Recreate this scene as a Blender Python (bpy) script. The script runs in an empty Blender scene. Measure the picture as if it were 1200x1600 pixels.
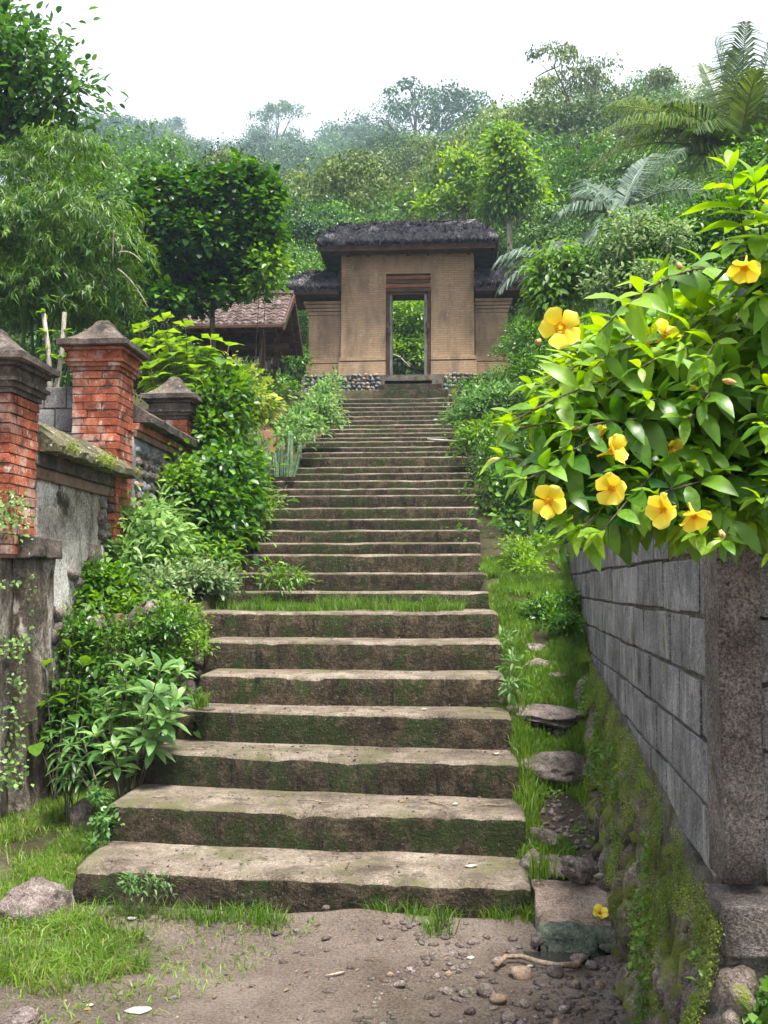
import bpy, bmesh, math, random
import numpy as np
from mathutils import Vector, Matrix, noise as mnoise

# ------------------------------------------------------------------ camera
sc = bpy.context.scene
COL = sc.collection
FPX, HY, VX, EYE = 1650.0, 915.0, 710.0, 1.6      # focal length and vanishing point of the stairs, in photo pixels
cam_d = bpy.data.cameras.new('camera'); cam = bpy.data.objects.new('camera', cam_d); COL.objects.link(cam)
cam_d.sensor_fit = 'VERTICAL'; cam_d.sensor_height = 24.0; cam_d.lens = 24.0*FPX/1600.0
cam_d.clip_start = 0.05; cam_d.clip_end = 3000
cam.location = (0, 0, EYE)
PITCH = math.atan2(HY-800, FPX); YAW = math.atan2(VX-600, FPX)
cam.rotation_euler = (math.radians(90)+PITCH, 0, YAW)
sc.camera = cam

# ------------------------------------------------------------------ world: bright overcast
SUN_EL, SUN_ROT = math.radians(68), math.radians(140)
world = bpy.data.worlds.new('World'); sc.world = world; world.use_nodes = True
wn = world.node_tree; wn.nodes.clear()
sky = wn.nodes.new('ShaderNodeTexSky'); sky.sky_type = 'NISHITA'; sky.sun_disc = False
sky.sun_elevation = SUN_EL; sky.sun_rotation = SUN_ROT; sky.dust_density = 4.0; sky.air_density = 1.0
cloud = wn.nodes.new('ShaderNodeMix'); cloud.data_type = 'RGBA'; cloud.inputs[0].default_value = 0.86
cloud.inputs[7].default_value = (5.9, 6.1, 6.4, 1)        # even cloud layer
bgn = wn.nodes.new('ShaderNodeBackground'); bgn.inputs['Strength'].default_value = 0.10
wo = wn.nodes.new('ShaderNodeOutputWorld')
wn.links.new(sky.outputs[0], cloud.inputs[6]); wn.links.new(cloud.outputs[2], bgn.inputs['Color'])
wn.links.new(bgn.outputs[0], wo.inputs['Surface'])
sun_d = bpy.data.lights.new('sun', 'SUN'); sun_d.energy = 4.8; sun_d.angle = math.radians(13); sun_d.color = (1.0, 0.95, 0.88)
sun = bpy.data.objects.new('sun', sun_d); COL.objects.link(sun)
sdir = Vector((math.sin(SUN_ROT)*math.cos(SUN_EL), math.cos(SUN_ROT)*math.cos(SUN_EL), math.sin(SUN_EL)))
sun.rotation_euler = sdir.to_track_quat('Z', 'Y').to_euler()
sun.location = (0, 0, 60)
sc.view_settings.view_transform = 'Standard'; sc.view_settings.look = 'None'
sc.view_settings.gamma = 1.0; sc.view_settings.use_curve_mapping = False
sc.view_settings.exposure = 1.42
sc.render.engine = 'CYCLES'
sc.cycles.use_denoising = True
sc.cycles.use_adaptive_sampling = True; sc.cycles.adaptive_threshold = 0.03
sc.cycles.max_bounces = 5; sc.cycles.diffuse_bounces = 2; sc.cycles.glossy_bounces = 2
sc.cycles.transmission_bounces = 4; sc.cycles.volume_bounces = 0; sc.cycles.transparent_max_bounces = 4
sc.cycles.caustics_reflective = False; sc.cycles.caustics_refractive = False

# ------------------------------------------------------------------ helpers
rng = np.random.default_rng(7); random.seed(7)
RM = cam.rotation_euler.to_matrix()
def P(px, py, Y):
    d = RM @ Vector(((px-600)/FPX, -(py-800)/FPX, -1.0))
    return Vector((0, 0, EYE)) + d*(Y/d.y)
def PXr(r, Y): return r*Y/FPX
def lerp(a, b, t): return a+(b-a)*t

def tag(o, label=None, cat=None, group=None, kind=None):
    if label: o['label'] = label
    if cat: o['category'] = cat
    if group: o['group'] = group
    if kind: o['kind'] = kind
    return o
def thing(name, label, cat, loc=(0, 0, 0), group=None):
    o = bpy.data.objects.new(name, None); o.empty_display_size = 0.2; COL.objects.link(o); o.location = loc
    return tag(o, label, cat, group)
def obj(name, me, parent=None, mw=None, rel=False):
    """link a mesh; world-space placement mw (Matrix) unless rel"""
    o = bpy.data.objects.new(name, me); COL.objects.link(o)
    if mw is not None: o.matrix_basis = mw
    if parent is not None:
        o.parent = parent
        if not rel: o.matrix_parent_inverse = Matrix.Translation(-rootloc(parent))
    return o
def rootloc(p):
    v = Vector((0, 0, 0)) + p.location
    return v if p.parent is None else Vector((0, 0, 0))
def sub(name, me, parent, mw=None):
    """sub-part: same frame as its part when the part sits in world coordinates"""
    o = bpy.data.objects.new(name, me); COL.objects.link(o); o.parent = parent
    if mw is not None: o.matrix_basis = mw
    return o
def mesh(name, V, F, mats=None, smooth=False, tint=None, mi=None):
    me = bpy.data.meshes.new(name)
    if isinstance(F, np.ndarray):
        V = np.ascontiguousarray(V, dtype=np.float32); F = np.ascontiguousarray(F, dtype=np.int32)
        n, k = F.shape
        me.vertices.add(len(V)); me.vertices.foreach_set('co', V.ravel())
        me.loops.add(n*k); me.loops.foreach_set('vertex_index', F.ravel())
        me.polygons.add(n); me.polygons.foreach_set('loop_start', np.arange(0, n*k, k, dtype=np.int32))
        me.update(calc_edges=True)
    else:
        me.from_pydata([tuple(v) for v in V], [], F); me.update()
    if smooth: me.polygons.foreach_set('use_smooth', np.ones(len(me.polygons), dtype=bool))
    if mats is not None:
        for m in (mats if isinstance(mats, (list, tuple)) else [mats]): me.materials.append(m)
    if mi is not None: me.polygons.foreach_set('material_index', np.asarray(mi, dtype=np.int32))
    if tint is not None:
        a = me.attributes.new('tint', 'FLOAT', 'FACE'); a.data.foreach_set('value', np.asarray(tint, dtype=np.float32))
    return me
class MB:
    def __init__(s): s.V = []; s.F = []; s.M = []
    def add(s, V, F, m=0):
        b = len(s.V); s.V += [tuple(v) for v in V]; s.F += [tuple(i+b for i in f) for f in F]; s.M += [m]*len(F); return s
    def box(s, x0, x1, y0, y1, z0, z1, m=0):
        V = [(x, y, z) for z in (z0, z1) for y in (y0, y1) for x in (x0, x1)]
        return s.add(V, [(0, 2, 3, 1), (4, 5, 7, 6), (0, 1, 5, 4), (2, 6, 7, 3), (0, 4, 6, 2), (1, 3, 7, 5)], m)
    def lathe4(s, cx, cy, prof, m=0):
        """square section: prof = [(hx, hy, z), ...] bottom to top"""
        V = []; F = []
        for hx, hy, z in prof: V += [(cx-hx, cy-hy, z), (cx+hx, cy-hy, z), (cx+hx, cy+hy, z), (cx-hx, cy+hy, z)]
        for i in range(len(prof)-1):
            for j in range(4): F.append((i*4+j, i*4+(j+1) % 4, i*4+4+(j+1) % 4, i*4+4+j))
        F.append((3, 2, 1, 0)); n = (len(prof)-1)*4; F.append((n, n+1, n+2, n+3))
        return s.add(V, F, m)
    def tube(s, pts, rad, n=6, m=0):
        pts = [Vector(p) for p in pts]; V = []; F = []
        for i, p in enumerate(pts):
            t = (pts[min(i+1, len(pts)-1)]-pts[max(i-1, 0)]).normalized()
            a = t.orthogonal().normalized() if i == 0 else (a - t*a.dot(t)).normalized()
            b = t.cross(a); r = rad[i] if isinstance(rad, (list, tuple)) else rad
            V += [p + (a*math.cos(k*2*math.pi/n)+b*math.sin(k*2*math.pi/n))*r for k in range(n)]
        for i in range(len(pts)-1):
            for k in range(n): F.append((i*n+k, i*n+(k+1) % n, (i+1)*n+(k+1) % n, (i+1)*n+k))
        F.append(tuple(range(n-1, -1, -1))); e = (len(pts)-1)*n; F.append(tuple(range(e, e+n)))
        return s.add(V, F, m)
    def mesh(s, name, mats, smooth=False): return mesh(name, s.V, s.F, mats, smooth, mi=s.M)
def bevel(me, w=0.006, seg=1, noise_amp=0, cuts=0):
    bm = bmesh.new(); bm.from_mesh(me)
    if w: bmesh.ops.bevel(bm, geom=list(bm.edges), offset=w, segments=seg, affect='EDGES', profile=0.6)
    if cuts: bmesh.ops.subdivide_edges(bm, edges=list(bm.edges), cuts=cuts, use_grid_fill=True)
    if noise_amp:
        for v in bm.verts: v.co += mnoise.noise_vector(v.co*9)*noise_amp
    bm.to_mesh(me); bm.free(); return me
def curve(p0, p1, lift=0.0, n=6, side=(0, 0, 0)):
    p0, p1 = Vector(p0), Vector(p1); m = (p0+p1)/2 + Vector((0, 0, lift)) + Vector(side)
    return [p0*(1-t)**2 + m*2*t*(1-t) + p1*t*t for t in [i/(n-1) for i in range(n)]]

def _h(ix, iy, iz):
    n = (ix*374761393 + iy*668265263 + iz*2147483647 + 1013) & 0xffffffff
    n = ((n ^ (n >> 13))*1274126177) & 0xffffffff
    return ((n ^ (n >> 16)) & 0xffff)/65535.0*2-1
def vnoise(x, y, z=0.0):
    x, y, z = np.broadcast_arrays(np.asarray(x, float), np.asarray(y, float), np.asarray(z, float))
    ix, iy, iz = np.floor(x).astype(np.int64), np.floor(y).astype(np.int64), np.floor(z).astype(np.int64)
    fx, fy, fz = x-ix, y-iy, z-iz
    fx, fy, fz = [f*f*(3-2*f) for f in (fx, fy, fz)]
    r = 0
    for a in (0, 1):
        for b in (0, 1):
            for c in (0, 1):
                r = r + _h(ix+a, iy+b, iz+c)*(fx if a else 1-fx)*(fy if b else 1-fy)*(fz if c else 1-fz)
    return r
def fbm(x, y, z=0.0, o=4):
    r = 0; a = 1.0
    for i in range(o): r = r + a*vnoise(x*2**i+i*17.3, y*2**i+i*5.1, z*2**i); a *= 0.5
    return r

# ------------------------------------------------------------------ materials
def newmat(name):
    m = bpy.data.materials.new(name); m.use_nodes = True; nt = m.node_tree; nt.nodes.clear()
    return m, nt
def N(nt, t, props=None, **inp):
    n = nt.nodes.new(t)
    for k, v in (props or {}).items(): setattr(n, k, v)
    for k, v in inp.items():
        key = k.replace('_', ' ')
        s = n.inputs[int(k[1:])] if (k[0] == 'i' and k[1:].isdigit()) else n.inputs[key]
        if hasattr(v, 'is_output') or isinstance(v, bpy.types.NodeSocket): nt.links.new(v, s)
        else: s.default_value = v
    return n
def c4(c): return (c[0], c[1], c[2], 1.0)
def coords(nt, kind='Object', scale=(1, 1, 1), rand=True):
    tc = N(nt, 'ShaderNodeTexCoord'); v = tc.outputs[kind if kind != 'World' else 'Object']
    if kind == 'World': v = N(nt, 'ShaderNodeNewGeometry').outputs['Position']; rand = False
    if rand:
        oi = N(nt, 'ShaderNodeObjectInfo'); mu = N(nt, 'ShaderNodeMath', {'operation': 'MULTIPLY'}, i0=oi.outputs['Random'], i1=37.0)
        v = N(nt, 'ShaderNodeVectorMath', {'operation': 'ADD'}, i0=v, i1=mu.outputs[0]).outputs[0]
    return N(nt, 'ShaderNodeMapping', Vector=v, Scale=scale).outputs[0]
def ntex(nt, vec, scale, detail=5, rough=0.6, dist=0.0):
    return N(nt, 'ShaderNodeTexNoise', Vector=vec, Scale=scale, Detail=detail, Roughness=rough, Distortion=dist).outputs['Fac']
def ramp(nt, fac, stops, interp='LINEAR'):
    r = N(nt, 'ShaderNodeValToRGB', Fac=fac); cr = r.color_ramp; cr.interpolation = interp
    while len(cr.elements) < len(stops): cr.elements.new(0.5)
    for e, (p, c) in zip(cr.elements, stops):
        e.position = p; e.color = c4(c) if not isinstance(c, (int, float)) else (c, c, c, 1)
    return r.outputs['Color']
def mix(nt, fac, a, b, mode='MIX'):
    n = N(nt, 'ShaderNodeMix', {'data_type': 'RGBA', 'blend_type': mode})
    for s, v in ((n.inputs[0], fac), (n.inputs[6], a), (n.inputs[7], b)):
        if isinstance(v, bpy.types.NodeSocket): nt.links.new(v, s)
        elif isinstance(v, (int, float)): s.default_value = v
        else: s.default_value = c4(v)
    return n.outputs[2]
def finish(nt, color, rough=0.8, bump_fac=None, bump=0.3, dist=0.02, spec=0.3, normal=None):
    b = N(nt, 'ShaderNodeBsdfPrincipled')
    for s, v in ((b.inputs['Base Color'], color), (b.inputs['Roughness'], rough)):
        if isinstance(v, bpy.types.NodeSocket): nt.links.new(v, s)
        elif isinstance(v, (int, float)): s.default_value = v
        else: s.default_value = c4(v)
    b.inputs['Specular IOR Level'].default_value = spec
    if bump_fac is not None:
        bn = N(nt, 'ShaderNodeBump', Height=bump_fac, Strength=bump, Distance=dist); nt.links.new(bn.outputs[0], b.inputs['Normal'])
    o = N(nt, 'ShaderNodeOutputMaterial', Surface=b.outputs[0]); return b
def noisy(name, stops, scale=6, scale2=40, rough=0.85, bump=0.4, dist=0.01, spec=0.25, stain=None, rand=True, kind='Object', stretch=(1, 1, 1), vary=0.0, grain=140):
    """stone-like: colour ramp over two noises, optional stain patches [(scale, lo, hi, colour), ...]"""
    m, nt = newmat(name); v = coords(nt, kind, stretch, rand)
    a = ntex(nt, v, scale, 6, 0.62); b = ntex(nt, v, scale2, 4, 0.65)
    f = N(nt, 'ShaderNodeMath', {'operation': 'ADD'}, i0=N(nt, 'ShaderNodeMath', {'operation': 'MULTIPLY'}, i0=a, i1=0.62).outputs[0],
          i1=N(nt, 'ShaderNodeMath', {'operation': 'MULTIPLY'}, i0=b, i1=0.38).outputs[0]).outputs[0]
    f = N(nt, 'ShaderNodeMath', {'operation': 'MULTIPLY_ADD', 'use_clamp': True}, i0=f, i1=1.75, i2=-0.375).outputs[0]
    col = ramp(nt, f, stops)
    gn = ntex(nt, v, grain, 3, 0.7); gv = N(nt, 'ShaderNodeMapRange', {'clamp': True}, Value=gn, i1=0.32, i2=0.68, i3=0.45, i4=1.5).outputs[0]
    col = N(nt, 'ShaderNodeHueSaturation', Value=gv, Color=col).outputs[0]; f = N(nt, 'ShaderNodeMath', {'operation': 'MULTIPLY_ADD'}, i0=gn, i1=0.35, i2=f).outputs[0]
    for st in (stain or []):
        s, lo, hi, c = st[:4]; off = N(nt, 'ShaderNodeVectorMath', {'operation': 'ADD'}, i0=v, i1=(s*1.7, 3.1*s, 0.7)).outputs[0]
        if len(st) > 4: off = N(nt, 'ShaderNodeMapping', Vector=off, Scale=st[4]).outputs[0]
        k = ramp(nt, ntex(nt, off, s, 7, 0.68), [(lo, 0.0), (hi, 1.0)])
        col = mix(nt, k, col, c)
    if vary:
        oi = N(nt, 'ShaderNodeObjectInfo')
        g = N(nt, 'ShaderNodeMapRange', Value=oi.outputs['Random'], i3=1-vary, i4=1+vary).outputs[0]
        h = N(nt, 'ShaderNodeHueSaturation', Value=g, Color=col); col = h.outputs[0]
    finish(nt, col, rough, f, bump, dist, spec); return m
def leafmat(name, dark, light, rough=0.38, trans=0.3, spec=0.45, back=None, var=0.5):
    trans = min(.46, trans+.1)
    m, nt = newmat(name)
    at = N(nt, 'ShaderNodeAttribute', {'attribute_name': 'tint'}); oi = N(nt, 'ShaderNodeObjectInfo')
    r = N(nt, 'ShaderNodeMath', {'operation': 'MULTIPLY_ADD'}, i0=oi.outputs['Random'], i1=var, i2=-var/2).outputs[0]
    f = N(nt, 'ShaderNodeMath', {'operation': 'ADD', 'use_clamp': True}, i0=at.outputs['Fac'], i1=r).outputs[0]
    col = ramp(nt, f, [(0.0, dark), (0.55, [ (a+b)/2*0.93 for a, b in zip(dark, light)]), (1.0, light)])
    if back is not None:
        geo = N(nt, 'ShaderNodeNewGeometry'); col = mix(nt, geo.outputs['Backfacing'], col, back)
    oc = N(nt, 'ShaderNodeTexCoord').outputs['Object']; lv = N(nt, 'ShaderNodeMapRange', {'clamp': True}, Value=ntex(nt, oc, 4.5, 4, 0.65), i1=0.34, i2=0.66, i3=0.68, i4=1.28).outputs[0]
    col = N(nt, 'ShaderNodeHueSaturation', Value=lv, Color=col).outputs[0]
    b = N(nt, 'ShaderNodeBsdfPrincipled', Base_Color=col, Roughness=rough); b.inputs['Specular IOR Level'].default_value = spec
    hs = N(nt, 'ShaderNodeHueSaturation', Color=col, Hue=0.485, Saturation=1.1, Value=1.5)
    t = N(nt, 'ShaderNodeBsdfTranslucent', Color=hs.outputs[0])
    mx = N(nt, 'ShaderNodeMixShader', Fac=trans, i1=b.outputs[0], i2=t.outputs[0])
    N(nt, 'ShaderNodeOutputMaterial', Surface=mx.outputs[0]); return m

M = {}
# ground: bare earth near the camera, leaf litter and moss up the slope
def ground_mat():
    m, nt = newmat('earth'); tc = N(nt, 'ShaderNodeTexCoord'); v = tc.outputs['Object']
    a = ntex(nt, v, 1.3, 6, 0.65); b = ntex(nt, v, 75, 5, 0.75); c = ntex(nt, v, 130, 4, 0.75)
    f = N(nt, 'ShaderNodeMath', {'operation': 'MULTIPLY_ADD'}, i0=b, i1=0.5, i2=N(nt, 'ShaderNodeMath', {'operation': 'MULTIPLY'}, i0=a, i1=0.5).outputs[0]).outputs[0]
    f = N(nt, 'ShaderNodeMath', {'operation': 'MULTIPLY_ADD'}, i0=N(nt, 'ShaderNodeMath', {'operation': 'SUBTRACT'}, i0=c, i1=0.5).outputs[0], i1=0.45, i2=f).outputs[0]
    dirt = ramp(nt, f, [(0.36, (0.07, 0.053, 0.042)), (0.48, (0.18, 0.142, 0.114)), (0.62, (0.32, 0.262, 0.215))])
    sx = N(nt, 'ShaderNodeSeparateXYZ', Vector=v)
    yy = N(nt, 'ShaderNodeMath', {'operation': 'MULTIPLY_ADD'}, i0=a, i1=2.2, i2=sx.outputs['Y']).outputs[0]
    k = N(nt, 'ShaderNodeMapRange', {'clamp': True}, Value=yy, i1=6.3, i2=7.4).outputs[0]
    litter = ramp(nt, f, [(0.36, (0.018, 0.018, 0.009)), (0.5, (0.055, 0.048, 0.024)), (0.64, (0.13, 0.11, 0.06))])
    red = ramp(nt, f, [(0.3, (0.10, 0.045, 0.03)), (0.65, (0.24, 0.12, 0.08))])
    kr = ramp(nt, ntex(nt, v, 0.45, 3, 0.5), [(0.5, 0.0), (0.56, 1.0)])
    kr = mix(nt, N(nt, 'ShaderNodeMapRange', {'clamp': True}, Value=sx.outputs['Y'], i1=11.5, i2=13.0).outputs[0], (0, 0, 0), kr)
    kr = mix(nt, N(nt, 'ShaderNodeMapRange', {'clamp': True}, Value=sx.outputs['X'], i1=-1.0, i2=-0.5).outputs[0], kr, (0, 0, 0))
    far = mix(nt, kr, litter, red)
    k2 = N(nt, 'ShaderNodeMapRange', {'clamp': True}, Value=sx.outputs['Y'], i1=22.0, i2=26.0).outputs[0]
    far = mix(nt, k2, far, litter)
    col = mix(nt, k, dirt, far)
    h = N(nt, 'ShaderNodeMath', {'operation': 'MULTIPLY_ADD'}, i0=c, i1=0.35, i2=f).outputs[0]
    finish(nt, col, 0.92, h, 0.9, 0.04, 0.15); return m
M['ground'] = ground_mat()
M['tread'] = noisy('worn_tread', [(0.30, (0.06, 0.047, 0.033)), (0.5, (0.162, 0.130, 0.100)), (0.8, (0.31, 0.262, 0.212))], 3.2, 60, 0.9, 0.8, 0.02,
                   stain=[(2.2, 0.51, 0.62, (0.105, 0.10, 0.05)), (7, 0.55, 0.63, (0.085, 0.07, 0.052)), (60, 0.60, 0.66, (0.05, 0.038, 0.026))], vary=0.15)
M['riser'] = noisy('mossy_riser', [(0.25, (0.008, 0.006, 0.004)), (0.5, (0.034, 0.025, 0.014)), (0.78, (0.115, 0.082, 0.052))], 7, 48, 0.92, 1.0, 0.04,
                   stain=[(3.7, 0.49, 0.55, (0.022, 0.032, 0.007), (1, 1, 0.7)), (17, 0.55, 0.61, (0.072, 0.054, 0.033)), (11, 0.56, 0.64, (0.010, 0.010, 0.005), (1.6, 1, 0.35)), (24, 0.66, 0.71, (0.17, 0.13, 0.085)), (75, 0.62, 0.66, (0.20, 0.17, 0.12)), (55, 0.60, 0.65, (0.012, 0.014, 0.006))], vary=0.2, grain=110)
M['brick'] = noisy('red_brick', [(0.25, (0.11, 0.026, 0.015)), (0.5, (0.29, 0.075, 0.037)), (0.75, (0.43, 0.15, 0.08))], 4, 70, 0.92, 0.7, 0.012, kind='World',
                   stain=[(3.4, 0.53, 0.66, (0.42, 0.34, 0.29), (1, 1, 0.6)), (9, 0.58, 0.66, (0.50, 0.46, 0.41)), (5.2, 0.56, 0.66, (0.05, 0.032, 0.025))], vary=0.35)
M['mortar'] = noisy('brick_mortar', [(0.3, (0.10, 0.06, 0.045)), (0.7, (0.24, 0.16, 0.12))], 8, 50, 0.95, 0.4)
M['capstone'] = noisy('weathered_cap', [(0.3, (0.025, 0.021, 0.018)), (0.52, (0.085, 0.066, 0.054)), (0.75, (0.19, 0.155, 0.13))], 4, 40, 0.92, 0.6, 0.012,
                      stain=[(6, 0.55, 0.64, (0.022, 0.020, 0.017)), (22, 0.63, 0.69, (0.42, 0.42, 0.36))])
M['coping'] = noisy('mossy_coping', [(0.3, (0.03, 0.03, 0.018)), (0.52, (0.10, 0.085, 0.05)), (0.7, (0.18, 0.16, 0.09))], 5, 40, 0.95, 0.7, 0.015,
                    stain=[(9, 0.54, 0.62, (0.045, 0.06, 0.015)), (26, 0.60, 0.66, (0.50, 0.50, 0.42))])
M['plaster'] = noisy('stained_plaster', [(0.2, (0.13, 0.10, 0.075)), (0.45, (0.42, 0.37, 0.32)), (0.66, (0.74, 0.71, 0.67))], 1.7, 35, 0.92, 0.8, 0.025,
                     stain=[(4.0, 0.52, 0.66, (0.12, 0.09, 0.062), (1.3, 1.3, 0.32)), (2.3, 0.56, 0.66, (0.045, 0.038, 0.026)), (10, 0.59, 0.68, (0.06, 0.055, 0.03)), (30, 0.62, 0.68, (0.035, 0.03, 0.02))])
M['pier'] = noisy('damp_plaster', [(0.25, (0.035, 0.026, 0.018)), (0.5, (0.13, 0.10, 0.078)), (0.75, (0.46, 0.41, 0.36))], 2.2, 30, 0.92, 0.9, 0.03,
                  stain=[(3.5, 0.50, 0.62, (0.05, 0.038, 0.026), (1.0, 1.0, 0.6)), (2.1, 0.55, 0.64, (0.018, 0.016, 0.011)), (12, 0.58, 0.66, (0.06, 0.065, 0.03)), (5, 0.58, 0.68, (0.52, 0.47, 0.42), (1.2, 1.2, 0.5))])
M['block'] = noisy('concrete_block', [(0.25, (0.06, 0.056, 0.056)), (0.5, (0.17, 0.164, 0.166)), (0.75, (0.30, 0.288, 0.282))], 5, 80, 0.92, 0.7, 0.015, kind='World',
                   stain=[(5, 0.52, 0.70, (0.07, 0.064, 0.066), (2.2, 2.2, 0.45)), (6.5, 0.55, 0.70, (0.29, 0.265, 0.25), (1.6, 1.6, 0.5)), (16, 0.60, 0.68, (0.07, 0.06, 0.055)), (3.6, 0.62, 0.68, (0.10, 0.095, 0.02))], vary=0.2)
M['blockmortar'] = noisy('block_mortar', [(0.3, (0.055, 0.05, 0.04)), (0.7, (0.17, 0.15, 0.125))], 9, 60, 0.95, 0.8, 0.02, stain=[(6, 0.56, 0.62, (0.07, 0.07, 0.015))])
M['column'] = noisy('rough_concrete', [(0.3, (0.07, 0.058, 0.05)), (0.5, (0.16, 0.135, 0.12)), (0.7, (0.27, 0.24, 0.22))], 4, 70, 0.95, 1.0, 0.02,
                    stain=[(40, 0.60, 0.66, (0.05, 0.04, 0.035)), (3, 0.56, 0.68, (0.06, 0.06, 0.03))])
M['stone'] = noisy('field_stone', [(0.28, (0.07, 0.055, 0.05)), (0.5, (0.20, 0.155, 0.14)), (0.72, (0.34, 0.28, 0.26))], 9, 55, 0.9, 1.0, 0.03, kind='World',
                   stain=[(8, 0.57, 0.68, (0.06, 0.07, 0.03)), (30, 0.61, 0.67, (0.38, 0.36, 0.33)), (14, 0.57, 0.66, (0.045, 0.035, 0.03))], vary=0.35)
M['mossstone'] = noisy('mossy_footing_stone', [(0.28, (0.045, 0.036, 0.03)), (0.5, (0.15, 0.115, 0.10)), (0.75, (0.30, 0.25, 0.225))], 9, 55, 0.92, 1.0, 0.03, kind='World',
                   stain=[(5, 0.47, 0.56, (0.13, 0.15, 0.028)), (14, 0.56, 0.64, (0.05, 0.07, 0.015)), (14, 0.60, 0.68, (0.03, 0.024, 0.02))], vary=0.3)
M['greystone'] = noisy('river_stone', [(0.28, (0.06, 0.062, 0.07)), (0.5, (0.155, 0.16, 0.175)), (0.72, (0.30, 0.30, 0.31))], 2.5, 22, 0.85, 0.5, 0.02, vary=0.45)
M['tan'] = noisy('tan_stone', [(0.28, (0.14, 0.09, 0.06)), (0.5, (0.27, 0.19, 0.13)), (0.72, (0.36, 0.29, 0.23))], 2.5, 22, 0.9, 0.5, 0.02, vary=0.3)
M['cement'] = noisy('rubble_cement', [(0.3, (0.07, 0.068, 0.07)), (0.7, (0.20, 0.195, 0.19))], 7, 45, 0.95, 0.6)
M['moss_slab'] = noisy('mossy_slab', [(0.3, (0.03, 0.04, 0.03)), (0.5, (0.085, 0.10, 0.075)), (0.7, (0.17, 0.17, 0.13))], 5, 40, 0.8, 0.6)
M['gravel_slab'] = noisy('pebbled_concrete', [(0.3, (0.12, 0.085, 0.065)), (0.5, (0.25, 0.185, 0.15)), (0.7, (0.36, 0.28, 0.235))], 6, 55, 0.95, 1.0, 0.02)
M['thatch'] = noisy('black_fibre_thatch', [(0.3, (0.004, 0.004, 0.006)), (0.55, (0.018, 0.017, 0.024)), (0.8, (0.085, 0.08, 0.095))], 7, 60, 0.95, 0.9, 0.03,
                    stain=[(1.7, 0.56, 0.66, (0.22, 0.21, 0.205), (1, 1, 1))], rand=False)
M['fibre'] = noisy('thatch_strand', [(0.3, (0.008, 0.008, 0.011)), (0.55, (0.03, 0.028, 0.034)), (0.8, (0.14, 0.13, 0.135))], 9, 60, 0.9, 0.2, rand=False)
M['timber'] = noisy('dark_timber', [(0.3, (0.03, 0.016, 0.01)), (0.7, (0.11, 0.055, 0.032))], 5, 40, 0.75, 0.3, stretch=(1, 1, 6))
M['redtimber'] = noisy('red_timber', [(0.3, (0.10, 0.035, 0.018)), (0.7, (0.26, 0.10, 0.055))], 5, 40, 0.7, 0.3, stretch=(1, 1, 8))
M['greytimber'] = noisy('grey_timber', [(0.3, (0.07, 0.065, 0.06)), (0.7, (0.20, 0.19, 0.18))], 6, 40, 0.8, 0.3, stretch=(5, 5, 1))
M['tile'] = noisy('clay_roof_tile', [(0.3, (0.025, 0.017, 0.015)), (0.5, (0.085, 0.055, 0.048)), (0.7, (0.24, 0.19, 0.175))], 9, 30, 0.85, 0.3)
M['bark'] = noisy('bark', [(0.3, (0.035, 0.027, 0.02)), (0.7, (0.14, 0.115, 0.09))], 8, 40, 0.95, 0.6, stretch=(2, 2, 0.5))
M['palebark'] = noisy('pale_bark', [(0.3, (0.15, 0.13, 0.10)), (0.7, (0.38, 0.34, 0.28))], 8, 40, 0.95, 0.5, stretch=(2, 2, 0.5))
M['stick'] = noisy('dry_stick', [(0.3, (0.13, 0.09, 0.06)), (0.7, (0.36, 0.28, 0.21))], 12, 60, 0.9, 0.4)
M['paper'] = noisy('white_litter', [(0.3, (0.26, 0.235, 0.20)), (0.7, (0.46, 0.43, 0.385))], 8, 50, 0.7, 0.2)
M['cactus'] = noisy('cactus_skin', [(0.3, (0.03, 0.065, 0.03)), (0.5, (0.085, 0.15, 0.075)), (0.7, (0.20, 0.28, 0.16))], 5, 30, 0.6, 0.3)
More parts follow.
